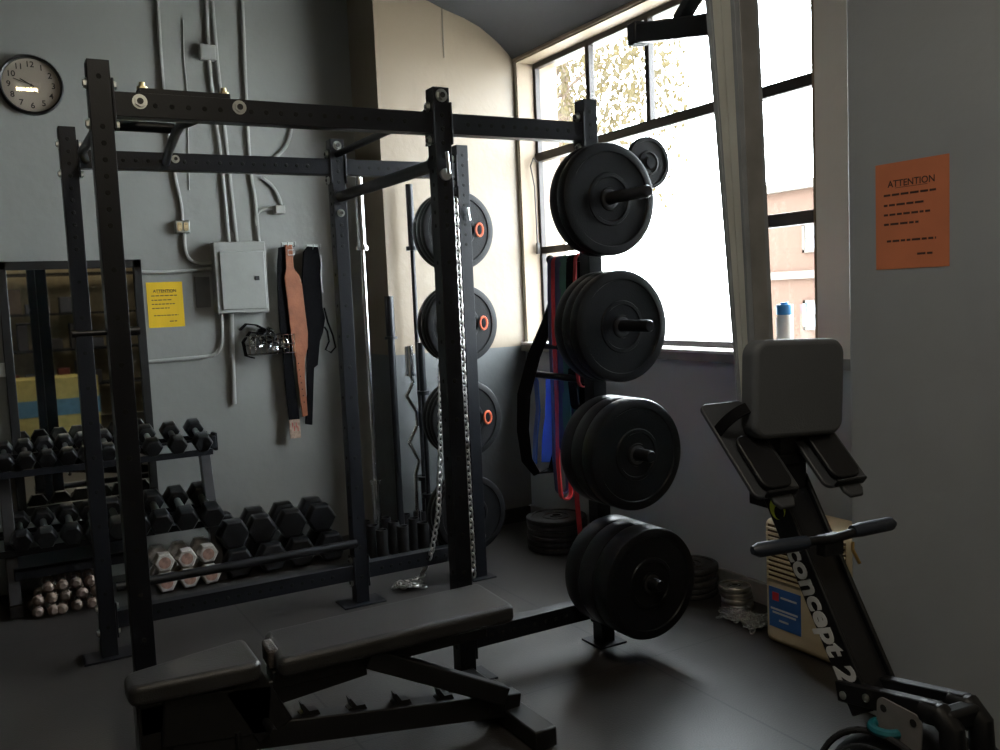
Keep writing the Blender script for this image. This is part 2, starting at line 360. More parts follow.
# ------------------------------------------------------------------ power rack
D1, D2, W, H, B = 1.175, .675, 1.137, 2.286, .033
rack = thing('power_rack', 'tall black steel power rack with six drilled uprights and plate storage', 'power rack')
XS = (0, D1, D1+D2)
for x in XS:
    for y in (0, W):
        u = MB(); u.span((x-B, y-B, .008), (x+B, y+B, H)); u.mi = 1
        zs = [2.235-.0508*k for k in range(10)] + ([1.64-.15*k for k in range(11)] if x < 1.8 else [])
        for z in zs:
            if not (y == 0 and 2.1 < z < 2.2 and x == 0):
                u.cyl((x, y-B-.0012, z), (x, y-B+.002, z), .0085, n=12)
            if x != 0 and not 2.1 < z < 2.21: u.cyl((x-B-.0012, y, z), (x-B+.002, y, z), .0085, n=10)
        u = u.build('upright', [rack_m, hole_m], rack, bevel=.004)
        ft = MB(); ft.span((x-.11 if x < 1.8 else x-.07, y-.07, 0), (x+.11 if x < 1.8 else x+.07, y+.07, .009)); ft.build('foot_plate', rack_m, rack, bevel=.002)
def cross(a, b, holes=True, name='crossmember'):
    a = Vector(a); b = Vector(b); c = MB(); d = (b-a).normalized(); L = (b-a).length
    c.beam(a+d*B, b-d*B, .076, .06, (0, 0, 1))
    for q, s_ in ((a+d*(B+.004), 1), (b-d*(B+.004), -1)):    # end flanges
        c.box(q, (.008, .076, .155) if abs(d.x) > .5 else (.076, .008, .155))
    if holes:
        c.mi = 1; t = .11
        while t < L-.1:
            q = a+d*t; n_ = Vector((0, 1, 0)) if abs(d.x) > .5 else Vector((1, 0, 0))
            c.cyl(q-n_*.0315, q-n_*.028, .0085, n=10); t += .0508
    return c.build(name, [rack_m, hole_m], rack, bevel=.003)
ZT, ZB = 2.155, .165
for y in (0, W):
    cross((0, y, ZT), (D1, y, ZT)); cross((D1, y, ZT), (D1+D2, y, ZT)); cross((D1, y, ZB), (D1+D2, y, ZB))
cross((0, W, ZB), (D1, W, ZB))
boltm = None
def bolt(p, d, r=.014):
    c = MB(); p = Vector(p); d = Vector(d).normalized()
    c.cyl(p, p+d*.003, r*1.35, n=16); c.cyl(p+d*.003, p+d*.011, r, n=6); c.mi = 1; c.cyl(p+d*.010, p+d*.0125, r*.6, n=12)
    return c.build('bolt', [steel_m, iron_m], rack)
for (x, y) in ((0, 0), (0, W)):
    for z in (ZT+.062, ZT-.062): bolt((x-B, y, z), (-1, 0, 0)); bolt((x+B+.008, y, z), (1, 0, 0))
for z in (ZB+.055, ZB-.055): bolt((-B, W, z), (-1, 0, 0)); bolt((B+.008, W, z), (1, 0, 0))
for y in (0, W):
    for z in (ZT+.062, ZT-.062): bolt((D1-B-.008, y-.0, z), (-1, 0, 0)); bolt((D1+B+.008, y, z), (1, 0, 0))
for z in (ZB+.055, ZB-.055): bolt((D1-B-.008, W, z), (-1, 0, 0)); bolt((D1+B+.008, W, z), (1, 0, 0))
for z in (ZT+.062, ZT-.062): bolt((D1+D2-B-.008, 0, z), (-1, 0, 0)); bolt((D1+D2-B-.008, W, z), (-1, 0, 0)); bolt((D1+D2+B, W, z), (1, 0, 0))
for z in (ZB+.055, ZB-.055): bolt((D1+D2+B, W, z), (1, 0, 0))
bolt((D1, -B, 2.255), (0, -1, 0), .018); bolt((D1, W-B, 2.255), (0, -1, 0), .016); bolt((D1, W-B, 1.935), (0, -1, 0), .014)
bolt((.114, -.03, 2.165), (0, -1, 0), .017); bolt((.426, -.03, 2.166), (0, -1, 0), .017); bolt((.426, W-.03, 2.166), (0, -1, 0), .013)
# pull-up bars between the two middle posts
c = MB(); c.cyl((D1, B, 2.215), (D1, W-B, 2.215), .016, n=16); c.build('pull_up_bar', rack_m, rack)
c = MB(); c.cyl((D1, B, 2.012), (D1, W-B, 2.012), .025, n=18); c.cyl((D1, B, 2.012), (D1, B+.008, 2.012), .04); c.cyl((D1, W-B-.008, 2.012), (D1, W-B, 2.012), .04); c.build('pull_up_bar', rack_m, rack)
# angled grip bar between the side beams near the front
c = MB()
c.tube([(.30, .03, 2.135), (.272, .16, 2.135), (.275, .26, 2.13), (.33, .7, 2.145), (.386, 1.105, 2.15)], .017, 12)
c.tube([(.03, .30, 2.150), (.276, .30, 2.148)], .019, 12)
c.box((.13, .16, 2.20), (.045, .22, .02)); c.beam((.12, .06, 2.208), (.41, .06, 2.208), .02, .10, (0, 0, 1))
c.tube([(.03, .30, 2.15), (.03, .9, 2.15), (.06, 1.1, 2.15)], .017, 10)
c.build('grip_bar', rack_m, rack, bevel=.002)
for x, y in ((.139, .06), (.40, .06)):
    c = MB(); c.cyl((x, y, 2.218), (x, y, 2.232), .017, n=6); c.cyl((x, y, 2.232), (x, y, 2.246), .009, n=10); c.build('bolt', mat('yellow zinc', (.65, .55, .32), .3, 1), rack)
# safety pipe, pins
c = MB(); c.cyl((.04, W-.075, .325), (D1-.035, W-.075, .325), .021, n=16); c.build('safety_pipe', blackpipe_m, rack)
c = MB(); c.cyl((-.125, 0, 1.445), (.06, 0, 1.445), .009, n=12); c.cyl((.036, 0, 1.445), (.065, 0, 1.445), .015); c.cyl((-.135, 0, 1.445), (-.12, 0, 1.445), .012); c.build('hitch_pin', blackpipe_m, rack)
c = MB(); c.cyl((D1, -B-.012, 1.965), (D1, -B, 1.965), .022, n=18); c.build('bolt', steel_m, rack)
c = MB(); c.cyl((D1-.004, -B-.03, 2.045), (D1+.004, -B-.025, 1.965), .0075, n=10); c.build('safety_pin', chrome_m, rack)
c = MB(); c.cyl((D1+D2+.004, W-B-.022, 1.965), (D1+D2+.014, W-B-.018, 1.90), .0075, n=10); c.build('safety_pin', chrome_m, rack)
# storage pegs
XP = D1+D2
PZ = (1.875, 1.365, .855, .345)
for z in PZ:
    L = {1.875: .385, 1.365: .374, .855: .36, .345: .39}[z]
    c = MB(); c.lathe((XP, -B, z), (0, -1, 0), [(.024, 0), (.024, L-B-.006), (.020, L-B)], 20); c.box((XP, -B-.004, z), (.074, .008, .12)); c.build('storage_peg', blackpipe_m if z < 1.8 else mat('worn peg', (.04, .04, .044), .4, .6), rack)
for z in (1.85, 1.355, .845, .325):
    c = MB(); c.lathe((XP, W+B, z), (0, 1, 0), [(.024, 0), (.024, .30), (.020, .306)], 20); c.box((XP, W+B+.004, z), (.074, .008, .12)); c.build('storage_peg', blackpipe_m, rack)
# peg on the window side and band pegs on the far side
c = MB(); c.beam((XP+B, 0.04, 2.05), (2.19, .04, 2.05), .03, .03, (0, 0, 1)); c.cyl((2.175, .055, 2.046), (2.175, -.012, 2.046), .0245); c.build('storage_peg', blackpipe_m, rack)
c = MB(); c.cyl((XP, B, 1.645), (XP, .31, 1.655), .013, n=12); c.cyl((XP, .305, 1.655), (XP, .315, 1.655), .020); c.build('band_peg', blackpipe_m, rack)
c = MB(); c.cyl((XP-.0, B, 1.13), (XP-.09, .40, 1.15), .016, n=12); c.cyl((XP-.0, B, 1.26), (XP-.03, .33, 1.27), .014, n=12); c.build('band_peg', blackpipe_m, rack)

# ------------------------------------------------------------------ weight plates
def plate(name, r, t, mats, o_, ax, label, group, logo=None, hub=.045):
    """disc at o_ (centre of the outer face), its visible face towards ax"""
    ax = Vector(ax); root = thing(name, label, 'weight plate', o_, 0, group)
    P = [(.0255, -t), (r*.955, -t), (r*.99, -t+.004), (r, -t+.010), (r, -.010), (r*.985, -.003), (r*.955, 0), (r*.84, 0), (r*.825, -.006), (r*.47, -.007), (r*.455, -.002), (r*.40, -.001), (r*.385, -.007), (r*.21, -.007), (r*.20, -.0005), (.0255, -.0005)]
    b = MB(); b.lathe((0, 0, 0), ax, P, 72, False, True); b.build('disc', mats, root)
    b = MB(); b.lathe((0, 0, 0), ax, [(.0262, -t+.001), (.0262, .001), (hub*.8, .001), (hub*.85, -.0005), (hub*.85, -.003), (.0262, -.003)], 32, False); b.build('hub', mat('hub steel', (.08, .08, .085), .4, .8), root)
    if logo: logo(root)
    return root
fs = [('upper', PZ[0], [-.150, -.094], .054), ('second', PZ[1], [-.205, -.149, -.093], .054), ('third', PZ[2], [-.275, -.200, -.125], .073), ('lowest', PZ[3], [-.340, -.242, -.144], .096)]
posn = {2: ['outer', 'inner'], 3: ['outermost', 'middle', 'innermost']}
hn = {'upper': 'top peg', 'second': 'second peg from the top', 'third': 'third peg from the top', 'lowest': 'lowest peg'}
for nm, z, ys, t in fs:
    for k, y in enumerate(ys):
        plate('weight_plate', .225, t, plate_m, (XP, y, z-.004), (0, -1, 0), 'black bumper plate, %s on the %s of the near rack post' % (posn[len(ys)][k], hn[nm]), 'bumper plates on the near storage post')
def orange_logo(txt, a):
    def f(root):
        ring = [(a+.021*math.cos(q*PI/8), -.0085, .033*math.sin(q*PI/8)) for q in range(16)]
        b = MB(); b.tube(ring, .0065, 6, True); b.build('logo', orangelogo_m, root)
        ring = [(-a+.021*math.cos(q*PI/8), -.0085, .033*math.sin(q*PI/8)) for q in range(16)]
        b = MB(); b.tube(ring, .0065, 6, True); b.build('logo', orangelogo_m, root)
    return f
for z, nm in ((1.85, 'top peg'), (1.355, 'second peg from the top'), (.845, 'third peg from the top'), (.325, 'lowest peg')):
    for k in range(3):
        plate('weight_plate', .210, .044, platerim_m if k == 0 else plate_m, (XP, W+B+.012+k*.047, z+.008), (0, -1, 0),
              'bumper plate, %s on the %s of the far rack post' % (posn[3][k].replace('outermost', 'nearest').replace('innermost', 'farthest'), nm), 'bumper plates on the far storage post',
              orange_logo('', .118) if (k == 0 and z > .5) else None)
plate('weight_plate', .112, .03, plate_m, (2.175, .0, 2.046), (0, -1, 0), 'small round weight plate against the window, behind the top bumper plates', None, None, .03)

# ------------------------------------------------------------------ chains
def chain(name, pts, label, cat='chain', link=.042, r=.0052, mt=None, turns=None):
    P = [Vector(p) for p in pts]; segs = []
    acc = []; step = link*.72
    for a, b_ in zip(P, P[1:]):
        L = (b_-a).length; n = max(1, int(L/step))
        for i in range(n): acc.append((a.lerp(b_, i/n), (b_-a).normalized()))
    m_ = MB()
    for i, (c, d) in enumerate(acc):
        M = frame_from(d, (1, .3, .1) if i % 2 else (-.3, 1, .1)); x, z = M.col[0], M.col[2]
        ring = [c + z*(math.cos(q*PI/6)*link*.5) + x*(math.sin(q*PI/6)*link*.33) for q in range(12)]
        m_.tube(ring, r, 6, True)
    return tag(m_.build(name, mt or steel_m), label, cat)
cg = mat('chain steel', (.5, .5, .48), .35, 1, .2, 40)
chain('chain', [(1.758, 1.03, 1.99), (1.758, 1.03, 1.0), (1.762, 1.03, .03)], 'steel chain hanging straight down beside the far rack post', mt=cg)
rn = random.Random(3)
pile = [(1.45+rn.uniform(-.06, .08), 1.17+rn.uniform(-.05, .05), .012+rn.random()*.03) for i in range(18)]
chain('chain', [(1.72, 1.0, 1.99), (1.66, 1.0, 1.5), (1.618, 1.0, 1.17), (1.60, 1.02, .7), (1.585, 1.05, .4), (1.56, 1.1, .2), (1.52, 1.16, .06)]+pile, 'steel chain hanging by the middle post and ending in a heap on the mat', mt=cg)

# ------------------------------------------------------------------ barbells and holder
hold = thing('barbell_holder', 'low black tube holder on the floor that the bars stand in', 'barbell holder', (1.72, 1.78, 0))
b = MB(); b.span((-.28, -.18, 0), (.28, .20, .02)); b.build('base', rack_m, hold, bevel=.003)
for i in range(4):
    for j in range(3):
        b = MB(); b.lathe((-.21+i*.13, -.12+j*.13, .02), (0, 0, 1), [(.034, 0), (.034, .19), (.029, .19), (.029, 0)], 20); b.build('tube', black_m, hold)
def barbell(x, y, ms, mb, label, L=2.2, lean=(0, 0), loc_z=.03, rs=.025, top=.42):
    t = thing('barbell', label, 'barbell', (x, y, loc_z), 0, 'bars standing in the barbell holder'); t.rotation_euler = (lean[0], lean[1], 0)
    b = MB(); b.cyl((0, 0, top), (0, 0, L-top), .014, n=14); b.build('shaft', mb, t)
    for z0, z1, zc in ((0, top, top), (L-top, L, L-top)):
        b = MB(); b.cyl((0, 0, z0), (0, 0, z1), rs, n=18); b.cyl((0, 0, zc-.012), (0, 0, zc+.012), .038, n=18); b.build('sleeve', ms, t)
    return t
barbell(1.565, 1.85, chrome_m, chrome_m, 'tall bright chrome barbell standing by the dark side of the corner wall', 2.2, (0, .0))
barbell(1.915, 1.93, blackpipe_m, blackpipe_m, 'tall dark barbell standing in front of the beige wall', 2.16, (0, -.0), rs=.022, top=.38)
t = thing('fat_bar', 'short thick black bar standing left of the curl bar', 'barbell', (1.70, 1.82, .03), 0, 'bars standing in the barbell holder')
b = MB(); b.cyl((0, 0, 0), (0, 0, 1.26), .021, n=16); b.build('shaft', blackpipe_m, t)
b = MB(); b.cyl((0, 0, 1.26), (0, 0, 1.50), .027, n=18); b.cyl((0, 0, 1.25), (0, 0, 1.265), .038, n=18); b.build('sleeve', blackpipe_m, t)
t = thing('curl_bar', 'chrome zigzag curl bar standing under the beige wall', 'barbell', (1.835, 1.88, .03), 0, 'bars standing in the barbell holder')
b = MB(); b.tube([(0, 0, .2), (0, 0, .42), (.03, 0, .5), (-.03, 0, .62), (.03, 0, .72), (.03, 0, .80), (-.03, 0, .9), (.02, 0, .98), (0, 0, 1.03)], .013, 12); b.build('shaft', chrome_m, t)
b = MB(); b.cyl((0, 0, 0), (0, 0, .2), .025); b.cyl((0, 0, 1.03), (0, 0, 1.20), .025); b.cyl((0, 0, 1.02), (0, 0, 1.035), .034); b.build('sleeve', chrome_m, t)
barbell(1.88, 1.80, blackpipe_m, blackpipe_m, 'black bar standing just left of the far rack post, shorter than its neighbour', 1.22, (0, 0), rs=.022, top=.3)

# ------------------------------------------------------------------ adjustable bench
bench = thing('weight_bench', 'black padded adjustable weight bench in front of the rack', 'weight bench', (0, 0, 0))
def pad(name, pts, z1, t, mt, tilt=0):
    b = MB(); b.prism(pts, (0, 0, z1-t), (1, 0, 0), (0, 1, 0), t); o_ = b.build(name, mt, bench, bevel=.02, seg=5); return o_
def rpoly(P, r=.035, n=5):
    out = []; k = len(P)
    for i in range(k):
        a, b_, c = Vector(P[i-1]), Vector(P[i]), Vector(P[(i+1) % k])
        u = (a-b_).normalized(); v = (c-b_).normalized(); s0, s1 = b_+u*r, b_+v*r
        for j in range(n+1):
            q = j/n; out.append(tuple(s0*(1-q)**2+b_*2*q*(1-q)+s1*q*q))
    return out
pad('seat_pad', rpoly([(-.105, -.475), (.262, -.505), (.268, -.262), (-.105, -.345)]), .463, .062, vinyl_m)
pad('back_pad', rpoly([(.302, -.525), (1.118, -.525), (1.135, -.228), (.330, -.248)]), .463, .062, vinyl_m)
b = MB(); b.prism(rpoly([(.293, -.445), (.33, -.44), (.335, -.33), (.303, -.33)], .015), (0, 0, .405), (1, 0, 0), (0, 1, 0), .062); b.build('worn_patch', worn_m, bench, bevel=.012)
FM = frame_m
b = MB(); b.span((-.08, -.445, .30), (.26, -.355, .402)); b.span((-.085, -.445, 0), (-.0, -.355, .39)); b.build('front_post', FM, bench, bevel=.006)
b = MB(); b.span((-.085, -.62, 0), (-.01, -.18, .07)); b.build('front_foot', FM, bench, bevel=.006)
b = MB(); b.beam((-.02, -.42, .335), (.29, -.42, .295), .15, .08, (0, 0, 1)); b.build('seat_bracket', FM, bench, bevel=.006)
b = MB(); b.beam((.0, -.42, .255), (1.16, -.42, .075), .08, .07, (0, 0, 1)); b.build('main_beam', FM, bench, bevel=.005)
b = MB(); b.beam((.30, -.42, .375), (1.04, -.42, .375), .06, .075, (0, 0, 1)); b.beam((.2, -.42, .33), (.60, -.42, .36), .08, .07, (0, 0, 1)); b.build('back_pad_frame', FM, bench, bevel=.005)
b = MB(); b.beam((.21, -.42, .40), (.30, -.42, .22), .12, .08, (1, 0, 0)); b.build('pivot_bracket', FM, bench, bevel=.005)
b = MB(); b.beam((.60, -.46, .385), (1.09, -.46, .13), .065, .055, (0, 0, 1)); b.build('support_strut', FM, bench, bevel=.005)
b = MB(); b.span((1.095, -.655, .004), (1.18, -.06, .07)); b.build('rear_foot', FM, bench, bevel=.006)
b = MB(); b.span((1.03, -.46, .07), (1.10, -.38, .16)); b.build('rear_bracket', FM, bench, bevel=.006)
for k in range(4):
    x = .42+k*.155; z = .255-(x)*.155+.055
    b = MB(); b.prism([(-.035, -.02), (.03, -.02), (.02, .004), (-.008, .006), (-.026, .034), (-.031, .034), (-.024, .004), (-.035, .002)], (x, -.40, z-.006), (1, 0, 0), (0, 0, 1), .035)
    b.build('ladder_notch', FM, bench)
b = MB(); b.cyl((.27, -.55, .26), (.27, -.30, .26), .012); b.cyl((.185, -.46, .16), (.185, -.46, .25), .008); b.lathe((.185, -.46, .145), (0, 0, 1), [(.0, 0), (.013, .005), (.013, .02), (0, .025)], 12); b.build('pull_pin', FM, bench)

# ------------------------------------------------------------------ rowing machine stood on end
Q = (1.47, -1.41, 0)
row = thing('rowing_machine', 'black rowing machine stood on end in front of the column', 'rowing machine', Q, -.1)
def L3(l, n, z): return Vector((l, -n, z))      # lateral, out towards the room, up
def nr(z): return -.092 - (z-1.36)*.040         # outer face of the rail at a height
b = MB()
zt, zb = 2.44, 1.14
def railbox(n0, n1, l0, l1):   # offsets behind the outer face
    for_ = []
    k = lambda z: (.076+.052*(z-1.36))/.13
    v = [[(l0, nr(z)-n0*k(z), z), (l1, nr(z)-n0*k(z), z), (l1, nr(z)-n1*k(z), z), (l0, nr(z)-n1*k(z), z)] for z in (zb, zt)]
    R1 = [b.bm.verts.new(L3(*q)) for q in v[0]]; R2 = [b.bm.verts.new(L3(*q)) for q in v[1]]
    b.skin([R1, R2])
railbox(0, .018, -.045, .036); railbox(.018, .108, -.034, .028); railbox(.108, .13, -.045, .045)
b.mi = 1; railbox(-.003, .0, -.030, .022)
b.build('rail', [mat('rail paint', (.20, .215, .235), .45, .0), mat('rail track', (.22, .22, .22), .4, .3), alu_m], row, bevel=.002)
b = MB(); railbox(.021, .060, -.042, .042); railbox(.070, .104, -.040, .040); b.build('rail_track', alu_m, row)
# rear leg at the top end
zl = 2.235
b = MB(); b.beam(L3(0, -.22, zl), L3(0, -.66, zl+.09), .05, .06, (1, 0, 0)); b.beam(L3(0, -.235, zl+.20), L3(0, -.44, zl+.065), .045, .035, (1, 0, 0)); b.beam(L3(-.03, -.665, zl+.09), L3(.03, -.665, zl+.09), .07, .05, (0, 0, 1)); b.build('rear_leg', rowerblack_m, row, bevel=.006)
# seat
sn = .062
b = MB(); b.prism(rrect(.300, .255, .042, 8), L3(-.008, sn-.06, 1.232), (1, 0, -.04), (.04, 0, 1), .06)
st = b.build('seat', seat_m, row, bevel=.014, seg=4)
b = MB(); b.box(L3(0, -.03, 1.235), (.13, .10, .12)); b.cyl(L3(-.07, -.05, 1.28), L3(.07, -.05, 1.28), .02); b.cyl(L3(-.07, -.05, 1.19), L3(.07, -.05, 1.19), .02); b.build('seat_carriage', rowerblack_m, row, bevel=.004)
# main frame beam
b = MB(); A0 = (-.055, .955); A1 = (.272, .445)
def fb(l0, l1, t0, t1):
    dn, dz = A1[0]-A0[0], A1[1]-A0[1]; ln = math.hypot(dn, dz); un, uz = -dz/ln, dn/ln     # across, outwards
    pts = [(A0[0]+un*t0, A0[1]+uz*t0), (A1[0]+un*t0, A1[1]+uz*t0), (A1[0]+un*t1, A1[1]+uz*t1), (A0[0]+un*t1, A0[1]+uz*t1)]
    a = [b.bm.verts.new(L3(l0, *q)) for q in pts]; c = [b.bm.verts.new(L3(l1, *q)) for q in pts]; b.skin([a, c])
fb(-.055, -.043, .0, .078); fb(.043, .055, .0, .078); fb(-.045, .045, .008, .064)
b.span(L3(-.045, -.11, .90), L3(.045, .02, 1.19))
beam = b.build('main_frame', rowerblack_m, row, bevel=.004)
dv = Vector((A1[0]-A0[0], 0, A1[1]-A0[1])).normalized(); dirX = L3(0, dv.x, dv.z); dirY = L3(0, -dv.z, dv.x)
def onbeam(s, t, l=-.0555): return L3(l, A0[0]+dv.x*s-dv.z*t, A0[1]+dv.z*s+dv.x*t)
b = MB(); b.text('concept 2', .088, onbeam(.352, .036), dirX, dirY, .0008, .2, .003, fit=.352)
b.build('lettering', letter_m, row, smooth=False)
b = MB()
cres = [(.03*math.cos(R_(a)), .03*math.sin(R_(a))) for a in range(20, 341, 16)] + [(.012+.020*math.cos(R_(a)), .020*math.sin(R_(a))) for a in range(300, 59, -16)]
b.prism(cres, onbeam(.075, .040), dirX, dirY, .001); b.build('emblem', lime_m, row, smooth=False)
# lower rails and front leg
for s_ in (-1, 1):
    sx_ = -.055 if s_ < 0 else .032
    b = MB(); b.beam(L3(sx_, .235, .50), L3(sx_, .53, .559), .05, .03, (0, 0, 1)); b.build('lower_rail', rowerblack_m, row, bevel=.004)
    b = MB(); b.tube([L3(sx_, .49, .552), L3(sx_, .53, .559), L3(sx_, .558, .535), L3(sx_, .562, .48), L3(sx_*1.4, .56, .02)], .027, 14); b.build('leg', rowerblack_m, row)
    if s_ > 0: continue
    for n_, z_ in ((.262, .50), (.335, .522), (.535, .553)):
        b = MB(); b.lathe(L3(s_*.071, n_, z_), (s_, 0, 0), [(.010, 0), (.010, .004), (.004, .008)], 12); b.build('bolt', steel_m, row)
b = MB(); b.beam(L3(-.065, .54, .548), L3(.035, .54, .548), .05, .045, (0, 0, 1)); b.build('front_crossbar', rowerblack_m, row, bevel=.012)
# flywheel housing
fc = L3(0, .43, .235)
b = MB(); b.lathe(fc-Vector((.12, 0, 0)), (1, 0, 0), [(.02, .0), (.13, .0), (.19, .008), (.222, .035), (.232, .07), (.232, .17), (.222, .205), (.19, .232), (.13, .24), (.02, .24)], 56); b.build('flywheel_housing', rowerblack_m, row)
b = MB()
for k in range(7):
    rr = .05+k*.026; b.tube([fc+Vector((-.124+max(0, rr-.14)*.15, rr*math.cos(q*PI/24), rr*math.sin(q*PI/24))) for q in range(48)], .003, 6, True)
for k in range(16):
    a = k*PI/8; b.tube([fc+Vector((-.123, .04*math.cos(a), .04*math.sin(a))), fc+Vector((-.121, .2*math.cos(a+.25), .2*math.sin(a+.25)))], .0025, 5)
b.build('flywheel_grille', rowergrey_m, row)
b = MB(); b.tube([fc+Vector((-.10, .236*math.cos(q*PI/24), .236*math.sin(q*PI/24))) for q in range(48)], .008, 8, True)
b.tube([fc+Vector((.10, .236*math.cos(q*PI/24), .236*math.sin(q*PI/24))) for q in range(48)], .008, 8, True); b.build('housing_rim', mat('gloss rim', (.03, .03, .032), .2), row)
b = MB(); b.prism(rrect(.125, .09, .02), L3(-.074, .435, .500), (0, -1, -.03), (0, -.03, 1), .004); b.mi = 1
for q in (-.042, .042): b.cyl(L3(-.0795, .435+q, .522), L3(-.077, .435+q, .522), .009, n=14)
b.build('mount_plate', [mat('plate grey', (.20, .19, .185), .5, .2), hole_m], row)
b = MB(); b.tube([L3(-.075+.033*math.cos(q*PI/12), .40+.033*math.sin(q*PI/12), .478) for q in range(24)], .011, 8, True); b.build('damper_ring', teal_m, row)
# footboards
fd = Vector((0, 0, 0))
for s_ in (-1, 1):
    cx = -.145 if s_ < 0 else .08; tdir = L3(0, .23, -.215).normalized(); ndir = L3(0, .683, .730).normalized()
    c0 = L3(cx, .012, 1.080)
    b = MB(); b.prism(rrect(.145, .31, .022), c0-ndir*.0, (1, 0, 0), -tdir, .012); fbd = b.build('footboard', rowergrey_m, row, bevel=.003)
    b = MB(); b.prism(rrect(.095, .17, .03), c0+ndir*.02+tdir*.06, (1, 0, 0), -tdir, .012); b.prism([(-.048, -.035), (.048, -.035), (.048, -.01), (-.048, -.01)], c0+ndir*.045+tdir*.150, (1, 0, 0), ndir, .01); b.build('heel_cup', rowerblack_m, fbd, bevel=.004)
    b = MB(); b.prism([(-.03, 0), (.03, 0), (.032, .06), (.02, .08), (-.02, .08), (-.032, .06)], c0+tdir*.115+ndir*.005, (1, 0, 0), tdir, -.012); b.build('heel_tab', rowergrey_m, fbd, bevel=.004)
    b = MB(); arc = [c0-tdir*.06+Vector((.066*math.cos(q), 0, 0))*1.0+ndir*(.10*math.sin(q)) for q in [i*PI/14 for i in range(15)]]
    b.ribbon(arc, tdir, .032, .005); b.build('strap', nylon_m, fbd)
# cross bracket under the footboards
b = MB(); b.beam(L3(-.12, .0, 1.04), L3(.12, .0, 1.04), .03, .05, (0, 0, 1)); b.build('foot_bracket', rowerblack_m, row, bevel=.004)
# handle hanging on the front of the beam
hn_, hz = .170, .866
for s_ in (-1, 1):
    b = MB(); b.tube([L3(s_*.075-.02, hn_, hz+s_*.002), L3(s_*.10-.02, hn_, hz+s_*.003), L3(s_*.215-.02, hn_-.012, hz-.002+s_*.002), L3(s_*.232-.02, hn_-.014, hz-.003)], [.016, .0185, .0185, .010], 14); b.build('handle_grip', handle_m, row)
b = MB(); b.tube([L3(-.11, hn_, hz), L3(-.02, hn_+.01, hz-.004), L3(.07, hn_, hz)], .012, 10); b.box(L3(-.02, hn_, hz-.02), (.06, .03, .05)); b.build('handle', rowerblack_m, row)
b = MB(); b.tube([L3(.055, .17, .84), L3(.045, .18, .825), L3(.05, .185, .81), L3(.058, .19, .79)], .0045, 8); b.build('chain_hook', brass_m, row)

# ------------------------------------------------------------------ air purifier
ap = thing('air_purifier', 'cream louvred air purifier on the floor beside the column', 'air purifier', (2.41, -.62, 0))
b = MB(); b.span((0, -.225, .0), (.25, .235, .53)); b.build('body', cream_m, ap, bevel=.03, seg=4)
b = MB(); 
for k in range(11):
    z = .285+k*.021; b.beam((-.006, -.19, z), (-.006, .205, z), .009, .012, (0, 0, 1))
b.build('louvre', cream_m, ap, bevel=.001)
b = MB(); b.span((-.001, -.19, .275), (.003, .205, .51)); b.build('louvre_recess', mat('louvre recess', (.09, .06, .035), .8), ap)
b = MB(); b.span((-.0025, .035, .055+.02), (.002, .205, .245)); lb = b.build('label', blue_m, ap)
b = MB(); b.span((-.0035, .15, .19), (-.002, .185, .225)); b.build('label_mark', red_m, lb)
b = MB()
for (y0, y1, z) in ((.055, .14, .205), (.05, .195, .15), (.06, .185, .135), (.10, .15, .105)): b.span((-.0035, y0, z), (-.002, y1, z+.008))
b.build('label_print', letter_m, lb)

# ------------------------------------------------------------------ bottle on the sill
t = thing('bottle', 'white bottle with blue cap standing on the window sill', 'bottle', (2.80, -.16, 1.195))
b = MB(); b.lathe((0, 0, 0), (0, 0, 1), [(.001, 0), (.036, .002), (.038, .01), (.038, .155), (.030, .17)], 28); b.build('body', white_m, t)
b = MB(); b.lathe((0, 0, .168), (0, 0, 1), [(.001, 0), (.037, 0), (.038, .04), (.034, .046), (.018, .047), (.018, .056), (.001, .056)], 28); b.build('cap', bluecap_m, t)
b = MB(); b.lathe((0, 0, .015), (0, 0, 1), [(.0385, 0), (.0385, .035)], 28, False); b.build('label', bluecap_m, t)

# ------------------------------------------------------------------ floor stacks by the window wall
def stack(cx, cy, items, nm, grp, lab, mt, hub=.04):
    z = .0
    tot = len(items)
    for k, (r, t) in enumerate(items):
        o_ = plate('weight_plate', r, t, mt, (cx+rn.uniform(-.008, .008), cy+rn.uniform(-.008, .008), z+t), (0, 0, 1), lab % {0: 'lowest', tot-1: 'topmost'}.get(k, ('second', 'third', 'fourth', 'fifth', 'sixth')[k-1]+' from the floor'), grp, None, hub)
        z += t+.001
stack(2.50, 1.36, [(.18, .032)]*6, 'iron', 'iron plates stacked under the hanging bands', 'dark iron plate lying in the stack under the bands, %s', iron_m)
stack(2.56, .27, [(.14, .03)]*5, 'iron', 'iron plates stacked behind the lowest bumper plates', 'dark iron plate lying in the stack by the baseboard, %s', iron_m)
stack(2.60, -.02, [(.075, .026)]*4, 'chrome', 'small chrome plates stacked by the purifier', 'small chrome plate in the stack beside the air purifier, %s', mat('chrome plate', (.40, .37, .32), .3, 1), .03)
pp = [(2.50+rn.uniform(-.08, .10), -.17+rn.uniform(-.15, .15), .008+rn.random()*.022) for i in range(70)]
chain('chain', pp, 'silver chain heaped on the floor beside the air purifier', link=.03, r=.003, mt=mat('dull chain steel', (.28, .28, .27), .45, 1, .3, 40))

